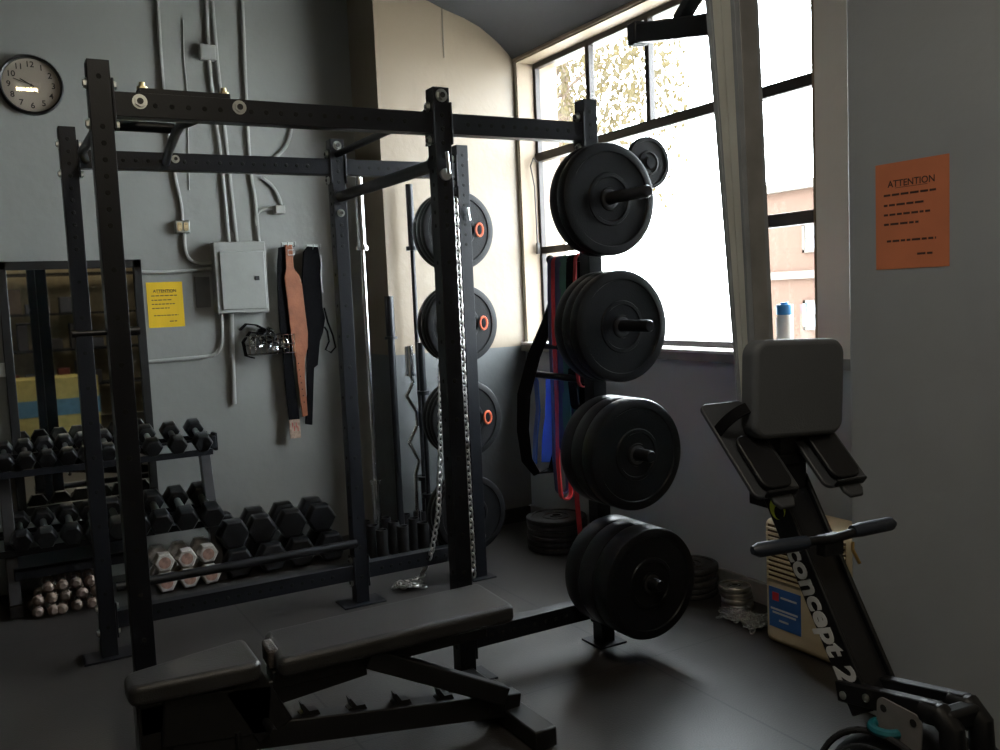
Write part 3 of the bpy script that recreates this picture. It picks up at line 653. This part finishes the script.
# ------------------------------------------------------------------ bands and strap on the near storage post
def loop(name, xa, ya, z0, z1, w, t, mt, label, sway=0, tubey=False, gap=.03):
    pts = []
    for k in range(9):
        a = PI*k/8; pts.append((xa+gap*math.cos(a), ya, z0+gap*math.sin(a)))
    for k in range(1, 7): pts.append((xa-gap-.004*math.sin(k)+sway*k/7, ya+.004*k, z0-(z0-z1-gap)*k/7))
    for k in range(9):
        a = PI+PI*k/8; pts.append((xa+gap*math.cos(a)+sway, ya+.01, z1+gap+gap*math.sin(a)))
    for k in range(6, 0, -1): pts.append((xa+gap+.005*math.sin(k*1.3)+sway*k/7, ya+.004*k, z0-(z0-z1-gap)*k/7))
    b = MB(); b.ribbon(pts, (0, 1, 0), w, t, True)
    return tag(b.build(name, mt), label, 'resistance band', 'resistance bands on the near storage post')
loop('resistance_band', XP, .275, 1.635, .60, .022, .006, navy_m, 'narrow navy resistance band at the left end of the band peg')
loop('resistance_band', XP, .245, 1.635, .58, .026, .007, red_m, 'red resistance band hanging lowest in a long loop', .0, gap=.028)
loop('resistance_band', XP, .215, 1.64, .80, .060, .006, navy_m, 'wide navy resistance band in the middle of the band peg', gap=.025)
loop('resistance_band', XP, .165, 1.64, .82, .06, .006, green_m, 'dark green resistance band beside the second bumper stack', gap=.025)
loop('resistance_band', XP, .112, 1.64, 1.0, .06, .006, nylon_m, 'black resistance band next to the rack post', gap=.025)
loop('resistance_band', XP+.0, .07, 1.64, 1.1, .02, .005, red_m, 'dull red resistance band next to the rack post', gap=.03)
b = MB(); b.tube([(XP-.03, .33, 1.16), (XP-.055, .35, 1.05), (XP-.055, .36, .92), (XP-.085, .36, .74)], .004, 6)
b2 = MB(); b2.ribbon([(XP-.085, .375, 1.17), (XP-.06, .375, 1.12), (XP-.055, .375, .98), (XP-.075, .375, .86), (XP-.085, .375, .74)], (.35, 1, 0), .075, .006); b.bm.free()
b2.ribbon([(1.858, .375, 1.12), (1.861, .375, 1.05), (1.856, .375, .95), (1.838, .375, .85), (1.828, .375, .735)], (1, -.35, 0), [.030, .038, .044, .048, .048], .006)
tag(b2.build('resistance_band', bandblue_m), 'broad bright blue resistance band hanging from the lower band peg', 'resistance band', 'resistance bands on the near storage post')
b = MB(); b.ribbon([at(576, 470, .2), at(577, 500, .2), at(581, 543, .2)], (1, -.3, 0), .022, .004)
tag(b.build('resistance_band', red_m), 'end of a red band dangling above the lowest bumper plates', 'resistance band', 'resistance bands on the near storage post')
Pst = [at(*q, Y=.34) for q in ((556, 296), (548, 322), (534, 356), (524, 395), (523, 430), (527, 460), (537, 474), (552, 470), (557, 450))]
b = MB(); b.ribbon(Pst, (.75, -.65, 0), [.05, .055, .06, .06, .055, .05, .045, .04, .035], .007)
tag(b.build('suspension_strap', nylon_m), 'wide black strap looped at the left of the coloured bands', 'strap')

# ------------------------------------------------------------------ hex dumbbells
def dumbbell(name, r, hl, gl, mh, mg, face=None, rnd=False):
    """axis along y, centre at the origin"""
    t = thing(name, '', 'dumbbell')
    for s_ in (-1, 1):
        b = MB()
        if rnd: b.lathe((0, s_*gl/2, 0), (0, s_, 0), [(r*.5, 0), (r*.9, hl*.15), (r, hl*.45), (r*.9, hl*.8), (r*.5, hl)], 20)
        else:
            P = [(r*math.cos(k*PI/3), r*math.sin(k*PI/3)) for k in range(6)]; S = [[(p*f, q*f) for p, q in P] for f in (.86, 1, 1, .84)]
            rr_ = [[b.bm.verts.new((p, s_*(gl/2+h), q)) for p, q in pl_] for pl_, h in zip(S, (0, hl*.15, hl*.82, hl))]; b.skin(rr_)
        hd = b.build('head', mh, t, bevel=.003 if not rnd else 0)
        if face:
            b = MB(); b.cyl((0, s_*(gl/2+hl), 0), (0, s_*(gl/2+hl+.0015), 0), r*.55, n=20); b.build('face_disc', face, hd)
    b = MB(); b.lathe((0, -gl/2-.004, 0), (0, 1, 0), [(.014, 0), (.014, .02), (.017, gl/2), (.014, gl-.012), (.014, gl+.008)], 16); b.build('handle', mg, t)
    return t
hexblack_m = mat('black urethane', (.0055, .006, .007), .34, 0, .2, 20, .15, 120, .45)
proto = dumbbell('hex_dumbbell', .05, .075, .13, hexblack_m, steel_m)
dk = thing('dumbbell_rack', 'black two-tier dumbbell rack below the mirror', 'dumbbell rack', (0, 0, 0))
used = [False]
def put(src, flag, loc, sc, label, group, rx=0, rz=0):
    o_ = src if not flag[0] else copy_tree(src); flag[0] = True
    o_.location = loc; o_.scale = (sc, sc, sc); o_.rotation_euler = (rx, 0, rz); o_['label'] = label; o_['group'] = group
    return o_
tilt = R_(14)
tops = [-.43, -.345, -.25, -.155, -.057, .037, .135, .245, .357, .486, .618]
names_t = ['leftmost at the picture edge', 'second from the left end', 'third from the left end', 'fourth from the left end', 'fifth from the left end', 'just left of the nearest rack post', 'directly behind the nearest rack post', 'just right of the nearest rack post', 'third from the right end', 'second from the right end', 'at the right end']
for k, x in enumerate(tops):
    sc = .86+.02*k
    put(proto, used, (x+.02, 2.16, .80), sc*1.04, 'black hex dumbbell on the top tier, '+names_t[k], 'hex dumbbells on the top tier', tilt)
mids = [-.31, -.199, -.079, .03, .14, .245, .351, .481, .615]
names_m = ['leftmost in the tier', 'second from the left end', 'third from the left end', 'fourth from the left end', 'in the middle of the tier', 'sixth from the left end', 'third from the right end', 'second from the right end', 'at the right end']
for k, x in enumerate(mids):
    put(proto, used, (x+.025, 2.10, .415), 1.08+.04*k, 'black hex dumbbell on the lower tier, '+names_m[k], 'hex dumbbells on the lower tier', tilt)
for z, r_ in ((.735, .05), (.335, .065)):
    for y, dz in ((2.06, -.02), (2.26, .03)):
        b = MB(); b.beam((-.47, y, z+dz-.012), (.69, y, z+dz-.012), .05, .012, (0, 1, 0)); b.beam((-.47, y+(.025 if dz > 0 else -.025), z+dz), (.69, y+(.025 if dz > 0 else -.025), z+dz), .035, .01, (0, 0, 1)); b.build('shelf_rail', rack_m, dk, bevel=.002)
for x in (-.335, .675):
    b = MB(); b.beam((x, 2.02, .0), (x, 2.24, .80), .055, .06, (1, 0, 0)); b.beam((x, 1.97, .03), (x, 2.42, .03), .06, .06, (0, 0, 1)); b.beam((x, 2.06, .34), (x, 2.36, .40), .04, .05, (0, 0, 1)); b.build('end_frame', mat('rack grey paint', (.022, .022, .025), .5), dk, bevel=.003)
b = MB(); b.span((-.33, 2.02, .215), (.22, 2.40, .235)); b.span((-.33, 2.02, .175), (.22, 2.03, .235)); b.build('lower_shelf', rack_m, dk, bevel=.003)
b = MB(); b.box((.71, 2.15, .755), (.03, .10, .07)); b.box((.725, 2.15, .755), (.02, .08, .10)); b.build('end_cap', rack_m, dk, bevel=.004)
# white worn dumbbells on the floor
pw = dumbbell('hex_dumbbell', .062, .075, .12, hexwhite_m, steel_m, rust_m); uw = [False]
for k, (x, z, lab) in enumerate(((.375, .058, 'left one of the bottom row'), (.49, .058, 'middle one of the bottom row'), (.605, .058, 'right one of the bottom row'), (.375, .16, 'left one of the top row'), (.49, .162, 'middle one of the top row'), (.605, .168, 'right one of the top row'))):
    put(pw, uw, (x, 2.03+(.03 if z > .1 else 0), z), .92, 'chipped white hex dumbbell stacked on the floor, '+lab, 'white dumbbells on the floor', 0, rn.uniform(-.06, .06))
ug = [False]; pg = dumbbell('hex_dumbbell', .09, .10, .12, hexblack_m, steel_m)
for k, (x, z, lab) in enumerate(((.775, .08, 'bottom row next to the white ones'), (.95, .08, 'second in the bottom row'), (1.13, .08, 'third in the bottom row'), (1.31, .08, 'right end of the bottom row'), (.752, .232, 'top row next to the white ones'), (.925, .236, 'second in the top row'), (1.10, .24, 'third in the top row'), (1.275, .245, 'right end of the top row'))):
    put(pg, ug, (x, 2.06+(.05 if z > .1 else 0), z+.012), 1.0, 'large black hex dumbbell piled against the wall, '+lab, 'large hex dumbbells piled on the floor', 0, rn.uniform(-.1, .1))
ub = [False]; pb = dumbbell('round_dumbbell', .029, .05, .09, mat('worn chrome', (.13, .095, .075), .5, .15, .7, 7), steel_m, None, True); pbd = []
places = []
for row_, (z, n_, x0) in enumerate(((.029, 6, -.25), (.080, 6, -.23), (.130, 4, -.18))):
    for k in range(n_):
        places.append((x0+k*.064, 1.98+row_*.03+rn.uniform(-.01, .01), z, ('floor row', 'middle row', 'top row')[row_], k))
ords = ['first', 'second', 'third', 'fourth', 'fifth', 'sixth', 'seventh']
for (x, y, z, rw, k) in places:
    put(pb, ub, (x, y, z), 1, 'small round-headed dumbbell under the rack, %s, %s from the left' % (rw, ords[k]), 'small round dumbbells heaped under the rack', 0, rn.uniform(-.2, .2))

# ------------------------------------------------------------------ mirror, clock, papers, electrics on the clock wall
t = thing('wall_mirror', 'large black-framed mirror on the wall behind the dumbbell rack', 'mirror', (.095, 2.45, 0))
b = MB(); x0, x1, z0, z1 = -.375, .352, .42, 1.80
for a, c in (((x0, z0), (x0+.045, z1)), ((x1-.045, z0), (x1, z1)), ((x0, z1-.045), (x1, z1)), ((x0, z0), (x1, z0+.045))): b.span((a[0], -.032, a[1]), (c[0], -.001, c[1]))
b.build('frame', mat('mirror frame', (.012, .012, .012), .4), t, bevel=.003)
b = MB(); b.span((x0+.03, -.014, z0+.03), (x1-.03, -.008, z1-.03)); b.build('glass', mirror_m, t)
ck = thing('wall_clock', 'round black-rimmed wall clock with cream face', 'clock', (-.036, 2.45, 2.737))
b = MB(); b.lathe((0, 0, 0), (0, -1, 0), [(.001, .0), (.158, .0), (.158, .03), (.150, .042), (.143, .036), (.140, .014), (.001, .014)], 64); b.build('case', mat('clock rim', (.02, .02, .02), .35), ck)
b = MB(); b.lathe((0, -.0145, 0), (0, -1, 0), [(.001, .0), (.1395, 0), (.1395, .001), (.001, .001)], 64); b.build('dial', clockface_m, ck)
b = MB()
for h in range(1, 13):
    a = PI/2-h*PI/6; b.text(str(h), .043, (.108*math.cos(a), -.0162, .108*math.sin(a)), (1, 0, 0), (0, 0, 1), .0004, 0, .0006)
b.build('numerals', mat('numeral ink', (.03, .025, .02), .6), ck, smooth=False)
for L, w_, a, nm in ((.06, .006, R_(150), 'hour_hand'), (.09, .004, R_(160), 'minute_hand')):
    b = MB(); d = Vector((math.cos(a), 0, math.sin(a))); b.beam(Vector((0, -.019, 0))-d*.015, Vector((0, -.019, 0))+d*L, w_, .001, (-d.z, 0, d.x)); b.build(nm, mat('numeral ink', (.03, .025, .02), .6), ck)
b = MB(); b.cyl((0, -.017, 0), (0, -.022, 0), .006); b.build('hub', mat('numeral ink', (.03, .025, .02), .6), ck)
b = MB(); b.lathe((0, -.034, 0), (0, -1, 0), [(.001, .0), (.142, 0), (.142, .001), (.001, .001)], 48); b.build('cover_glass', glass_m, ck)

def paper(name, loc, X, w_, h_, mt, label, head):
    t = thing(name, label, 'notice', loc); X = Vector(X); N = X.cross(Vector((0, 0, 1)))
    b = MB(); b.prism([(-w_/2, -h_/2), (w_/2, -h_/2), (w_/2, h_/2), (-w_/2, h_/2)], N*.0005, X, (0, 0, 1), .001); b.build('sheet', mt, t)
    b = MB(); b.text(head, w_*.115, N*.002+Vector((0, 0, h_*.30)), X, (0, 0, 1), .0002, 0, .0004); b.beam(N*.0018+X*(-w_*.22)+Vector((0, 0, h_*.262)), N*.0018+X*(w_*.22)+Vector((0, 0, h_*.262)), .0015, .0006, (0, 0, 1))
    rr = random.Random(5)
    for zz, a0, a1 in ((.20, -.38, .33), (.105, -.38, .18), (.015, -.38, .26), (-.075, -.38, .10), (-.235, -.34, .33), (-.37, .08, .30)):
        a = a0
        while a < a1-.01:
            wl = min(rr.uniform(.05, .12), a1-a); p0 = N*.0018+X*(a*w_)+Vector((0, 0, zz*h_)); b.beam(p0, p0+X*(wl*w_), h_*.020, .0006, (0, 0, 1)); a += wl+.022
    b.build('lettering', ink_m, t, smooth=False)
    return t
paper('notice_paper', (.568, 2.449, 1.538), (1, 0, 0), .200, .262, yellow_m, 'yellow notice sheet taped to the wall between mirror and electrical box', 'ATTENTION')
paper('notice_paper', (2.199, -1.253, 1.705), (0, -1, 0), .262, .338, orange_m, 'orange notice sheet taped to the grey column', 'ATTENTION')

t = thing('electrical_box', 'grey electrical panel box on the wall with conduits entering it', 'electrical box', (.992, 2.45, 1.68))
b = MB(); b.span((-.152, -.10, -.21), (.152, 0, .21)); b.build('box', panel_m, t, bevel=.005)
b = MB(); b.span((-.125, -.112, -.19), (.14, -.10, .155)); dr = b.build('door', panel_m, t, bevel=.006)
b = MB(); b.span((.075, -.118, -.02), (.10, -.112, .005)); b.build('latch', black_m, dr)
def W_(*pts, y=2.43): return [at(px, py, y) for px, py in pts]
def conduit(pts, r, label, y=2.435, name='conduit'):
    P = [at(px, py, y) for px, py in pts]
    Q_ = []
    n = len(P)
    for i in range(n-1):                       # smooth path
        p0, p1, p2, p3 = P[max(i-1, 0)], P[i], P[i+1], P[min(i+2, n-1)]
        for k in range(5):
            s_ = k/5; Q_.append(.5*((2*p1)+(-p0+p2)*s_+(2*p0-5*p1+4*p2-p3)*s_*s_+(-p0+3*p1-3*p2+p3)*s_**3))
    Q_.append(P[-1])
    return tag(MB().tube(Q_, r, 10).build(name, conduit_m), label, 'conduit', 'painted conduits on the clock wall')
conduit([(156, -40), (158, 10), (163, 85), (172, 160), (181, 205), (182, 222)], .011, 'thin painted conduit dropping to the outlet box')
conduit([(203, -40), (206, 0), (209, 60), (214, 110), (221, 160), (229, 245)], .012, 'painted conduit behind the small junction box, entering the panel at its left')
conduit([(209, -40), (212, 0), (217, 60), (223, 115), (230, 180), (237, 245)], .012, 'painted conduit right beside the junction box, entering the panel top')
conduit([(241, -40), (242, 0), (247, 120), (251, 175), (255, 200), (259, 245)], .012, 'painted conduit entering the right side of the panel top')
conduit([(290, 112), (291, 128), (286, 146), (274, 158)], .012, 'short curved conduit high on the wall, right of the others')
conduit([(262, 178), (272, 186), (279, 198), (281, 206)], .012, 'short curved conduit dropping into the small square box')
conduit([(272, 208), (262, 209), (256, 216), (256, 226)], .010, 'small bent conduit leaving the left of the square box')
conduit([(184, 232), (185, 250), (190, 260), (200, 264), (212, 263)], .012, 'conduit bending from the outlet box into the panel side')
conduit([(140, 272), (170, 272), (195, 270), (212, 269)], .010, 'level conduit running from the mirror to the panel')
conduit([(221, 312), (222, 338), (219, 350), (210, 356), (180, 359), (148, 362)], .011, 'conduit bending left below the panel towards the mirror')
conduit([(231, 312), (232, 350), (234, 404)], .016, 'thick straight conduit stub hanging below the panel')
conduit([(183, 20), (184, 60), (187, 95), (189, 190)], .004, 'thin cable running down the wall beside the outlet conduit', 2.445, 'cable')
def jbox(px, py, w_, h_, label, y=2.40):
    c = at(px, py, 2.43); b = MB(); b.box((c.x, 2.425, c.z), (w_, .05, h_)); b.mi = 0
    b.box((c.x, 2.3985, c.z), (w_*.9, .004, h_*.9)); return tag(b.build('junction_box', conduit_m, bevel=.003), label, 'junction box')
jbox(207, 53, .09, .085, 'small grey junction box high on the wall conduits')
jbox(279, 210, .06, .05, 'small square box below the curved conduit')
c = at(182, 227, 2.43)
t = thing('outlet_box', 'grey outlet box with two yellowed sockets left of the panel', 'outlet', (c.x, 2.45, c.z))
b = MB(); b.span((-.04, -.045, -.036), (.04, 0, .036)); b.build('box', steel_m, t, bevel=.003)
for x in (-.018, .018):
    b = MB(); b.prism(rrect(.026, .05, .01), (x, -.045, 0), (1, 0, 0), (0, 0, 1), .004); b.mi = 1
    for zz in (-.014, .014): b.box((x-.004, -.0495, zz), (.002, .002, .007)); b.box((x+.004, -.0495, zz), (.002, .002, .007))
    b.build('socket', [tan_m, hole_m], t)
c = at(4, 370, 2.43)
tag(MB().box((c.x-.01, 2.44, c.z), (.07, .02, .075)).build('switch_plate', white_m, bevel=.003), 'small white wall plate left of the mirror', 'switch')
c = at(203, 292, 2.445)
tag(MB().box((c.x, 2.446, c.z), (.085, .008, .18)).build('cover_plate', mat('flat plate paint', (.15, .15, .145), .5), bevel=.002), 'flat painted cover plate between yellow notice and panel', 'cover plate')

# belts on the wall
def outline(pts, y, depth, name, mt, par=None, bev=.002):
    P = [at(px, py, y) for px, py in pts]; b = MB(); b.prism([(p.x, p.z) for p in P], (0, y+depth, 0), (1, 0, 0), (0, 0, 1), depth)
    return b.build(name, mt, par, bevel=bev)
z3 = lambda pts: [(220+x/3.41, 230+y/3.41) for x, y in pts]
t = thing('weight_belt', 'tan leather lifting belt hanging from the left hook', 'weight belt', (0, 0, 0), 0, 'belts hung on the clock wall')
outline(z3([(222, 50), (246, 50), (250, 95), (252, 130), (270, 150), (280, 185), (291, 280), (300, 350), (300, 400), (290, 440), (290, 500), (300, 632), (282, 638), (266, 520), (258, 440), (246, 395), (240, 330), (224, 190), (220, 160), (226, 130), (224, 90)]), 2.36, .012, 'strap', leather_m, t, .003)
b = MB(); q = at(291, 252, 2.355); b.tube([q+Vector((-.018, 0, .012)), q+Vector((.018, 0, .012)), q+Vector((.018, 0, -.018)), q+Vector((-.018, 0, -.018))], .003, 6, True); b.build('buckle', steel_m, t)
b = MB()
for k in range(7):
    q = at(220+(268+k*3.2)/3.41, 230+(455+k*22)/3.41, 2.358); b.cyl((q.x, 2.358, q.z), (q.x, 2.361, q.z), .004, n=8)
b.build('belt_holes', hole_m, t)
t = thing('weight_belt', 'black belt with pale tag end hanging behind the leather belt', 'weight belt', (0, 0, 0), 0, 'belts hung on the clock wall')
outline(z3([(200, 60), (222, 55), (228, 200), (244, 380), (252, 480), (272, 645), (236, 648), (222, 520), (212, 380), (204, 330), (196, 200), (196, 110)]), 2.38, .010, 'strap', nylon_m, t)
outline(z3([(236, 648), (272, 645), (277, 708), (241, 712)]), 2.375, .012, 'tag', tag_m, t)
b = MB(); 
for k in range(4):
    q = at(220+(248+k*6)/3.41, 230+(665+(k % 2)*12)/3.41, 2.374); b.box(q, (.004, .002, .03))
b.build('tag_print', red_m, t)
t = thing('dip_belt', 'padded black belt with loop hanging from the right hook', 'weight belt', (0, 0, 0), 0, 'belts hung on the clock wall')
outline(z3([(285, 75), (300, 55), (335, 58), (344, 110), (346, 190), (350, 260), (360, 300), (352, 350), (342, 380), (335, 460), (322, 470), (318, 600), (316, 665), (292, 662), (298, 560), (296, 470), (300, 380), (288, 280), (280, 180)]), 2.37, .018, 'pad', nylon_m, t, .004)
b = MB(); b.tube([at(220+x/3.41, 230+y/3.41, 2.375) for x, y in ((355, 265), (368, 315), (385, 360), (394, 400), (378, 418), (360, 408), (372, 380), (366, 345), (356, 330))], .006, 8); b.build('loop', nylon_m, t)
b = MB(); b.tube([at(220+x/3.41, 230+y/3.41, 2.365) for x, y in ((343, 85), (346, 120), (344, 150), (347, 190), (350, 215))], .004, 6); b.build('chain_edge', barsteel_m, t)
for px, py, lb in ((287, 245, 'left'), (312, 247, 'right')):
    q = at(px, py, 2.45); t = thing('wall_hook', 'steel wall hook holding the %s' % ('leather belt' if lb == 'left' else 'padded black belt'), 'hook', (q.x, 2.45, q.z))
    b = MB(); b.box((0, -.004, .0), (.07, .008, .03)); b.build('plate', steel_m, t, bevel=.001)
    for dx in (-.022, .022):
        b = MB(); b.tube([(dx, -.005, 0), (dx, -.08, -.015), (dx, -.095, -.005), (dx, -.098, .012)], .004, 8); b.build('prong', steel_m, t)

# wire basket with collars
q = at(268, 345, 2.40)
bk = thing('wire_basket', 'small wire basket on the wall below the electrical box', 'basket', (q.x, 2.45, q.z-.05))
b = MB(); wx, wy, hz_ = .135, .15, .11
for z in (0, hz_*.5, hz_): b.tube([(-wx, -.005, z), (wx, -.005, z), (wx, -wy, z), (-wx, -wy, z)], .0028, 6, True)
for k in range(9):
    x = -wx+k*wx/4; b.tube([(x, -wy, hz_), (x, -wy, 0), (x, -.005, 0), (x, -.005, hz_)], .0018, 5)
for y in (-.05, -.10): b.tube([(-wx, y, hz_), (-wx, y, 0), (wx, y, 0), (wx, y, hz_)], .0018, 5)
b.build('wire_frame', chrome_m, bk)
labs = ['at the left of the basket', 'upright in the middle of the basket', 'lying low in the basket', 'at the right end of the basket', 'on top of the basket heap', 'at the back of the basket']
for k, (dx, dy, dz, rx, rz, mt) in enumerate(((-.075, -.09, .075, 1.3, .3, chrome_m), (0, -.10, .10, 1.1, -.5, black_m), (.03, -.07, .04, .3, .2, chrome_m), (.09, -.09, .06, 1.2, .9, chrome_m), (.02, -.06, .13, .9, 1.2, chrome_m), (-.03, -.05, .12, .5, .1, black_m))):
    t = thing('bar_collar', ('black' if mt is black_m else 'chrome')+' spring collar '+labs[k], 'bar collar', (q.x+dx, 2.45+dy, q.z-.05+dz), 0, 'collars in the wire basket'); t.rotation_euler = (rx, 0, rz)
    b = MB(); b.tube([(.034*math.cos(a*PI/6), .034*math.sin(a*PI/6), -.015+a*.001) for a in range(32)], .006, 7); b.build('coil', mt, t)
    for s_ in (-1, 1):
        b = MB(); b.tube([(.027, s_*.004, s_*.011), (.055, s_*.012, s_*.012), (.065, s_*.014, s_*.012)], .005, 7); b.build('grip', black_m, t)
b = MB(); pts = [at(*p, 2.40) for p in ((240, 330), (246, 324), (256, 325), (266, 330), (276, 340), (262, 334), (250, 332), (243, 342), (246, 356), (254, 358))]; b.ribbon(pts, (0, 1, 0), .05, .008)
tag(b.build('wrist_strap', nylon_m), 'black lifting strap draped over the left of the wire basket', 'strap')

# ------------------------------------------------------------------ the part of the gym behind the camera, seen in the mirror
t = thing('storage_bin', 'low yellow bin with blue band, seen reflected in the mirror', 'bin', (.25, -4.6, 0))
b = MB(); b.span((-.75, -.3, 0), (.6, .25, .74)); b.build('body', mat('dull yellow', (.55, .47, .16), .6), t, bevel=.01)
b = MB(); b.span((-.755, .2, .28), (.605, .256, .48)); b.build('band', mat('dull blue', (.10, .24, .36), .6), t)
t = thing('storage_shelf', 'cluttered dark shelf unit, seen reflected in the mirror', 'shelf', (.35, -6.2, 0))
b = MB()
for x in (-1.6, 1.6): b.span((x-.03, -.25, 0), (x+.03, .25, 2.1))
for z in (.5, 1.0, 1.5, 2.05): b.span((-1.6, -.25, z), (1.6, .25, z+.03))
b.build('frame', rack_m, t)
rb = random.Random(11)
for z in (.53, 1.03, 1.53):
    x = -.75; k = 0
    while x < .7:
        w_ = rb.uniform(.08, .25); h_ = rb.uniform(.12, .36); c, cn = rb.choice([((.05, .05, .06), 'black'), ((.12, .1, .09), 'brown'), ((.3, .28, .25), 'pale grey'), ((.08, .09, .12), 'dark blue'), ((.2, .05, .04), 'red')])
        b = MB(); b.span((.35+x, -6.35, z), (.35+x+w_, -6.05, z+h_)); k += 1
        zl_ = {.53: 'bottom', 1.03: 'middle', 1.53: 'top'}[z]
        tag(b.build('storage_box', mat('box %d%d' % (int(c[0]*100), int(c[2]*100)), c, .7), bevel=.008), '%s box on the %s board of the mirrored shelf, %s from its left' % (cn, zl_, ('first', 'second', 'third', 'fourth', 'fifth', 'sixth', 'seventh', 'eighth', 'ninth', 'tenth', 'eleventh')[k-1]), 'box', 'boxes on the %s board of the reflected shelf' % zl_); x += w_+rb.uniform(.02, .12)
t = thing('white_board', 'pale board on the far wall, seen reflected in the mirror', 'board', (.55, -6.58, 1.6))
MB().span((-.5, -.01, .62), (.9, .02, 1.3)).build('panel', white_m, t)

# ------------------------------------------------------------------ lamps and daylight
def lamp(loc, w_, l_, s, col, label):
    t = thing('ceiling_light', label, 'ceiling light', loc, 0, 'ceiling lights')
    b = MB(); b.span((-w_/2-.02, -l_/2-.02, -.05), (w_/2+.02, l_/2+.02, 0)); b.build('housing', white_m, t, bevel=.004)
    b = MB(); b.span((-w_/2, -l_/2, -.058), (w_/2, l_/2, -.051)); b.build('diffuser', emis('lamp %s' % s, col, s), t)
lamp((.12, -.62, ZC), .16, .10, 40, (1, .85, .5), 'small warm ceiling lamp above the rack')
lamp((.35, -2.3, ZC), .25, 1.2, 25, (1, .90, .74), 'long warm ceiling light before the rack')
lamp((.6, -4.9, ZC), .25, 1.2, 14, (1, .84, .60), 'long warm ceiling light above the reflected bin')
w = bpy.data.worlds.new('sky'); scene.world = w; w.use_nodes = True
nt = w.node_tree; bg = nt.nodes['Background']; bg.inputs['Color'].default_value = (.84, .93, 1.0, 1); bg.inputs['Strength'].default_value = 29.0
scene.view_settings.view_transform = 'Standard'; scene.view_settings.look = 'None'; scene.view_settings.gamma = 1
scene.view_settings.use_curve_mapping = False; scene.view_settings.exposure = 0
scene.cycles.use_denoising = True
scene.cycles.max_bounces = 8; scene.cycles.transparent_max_bounces = 16
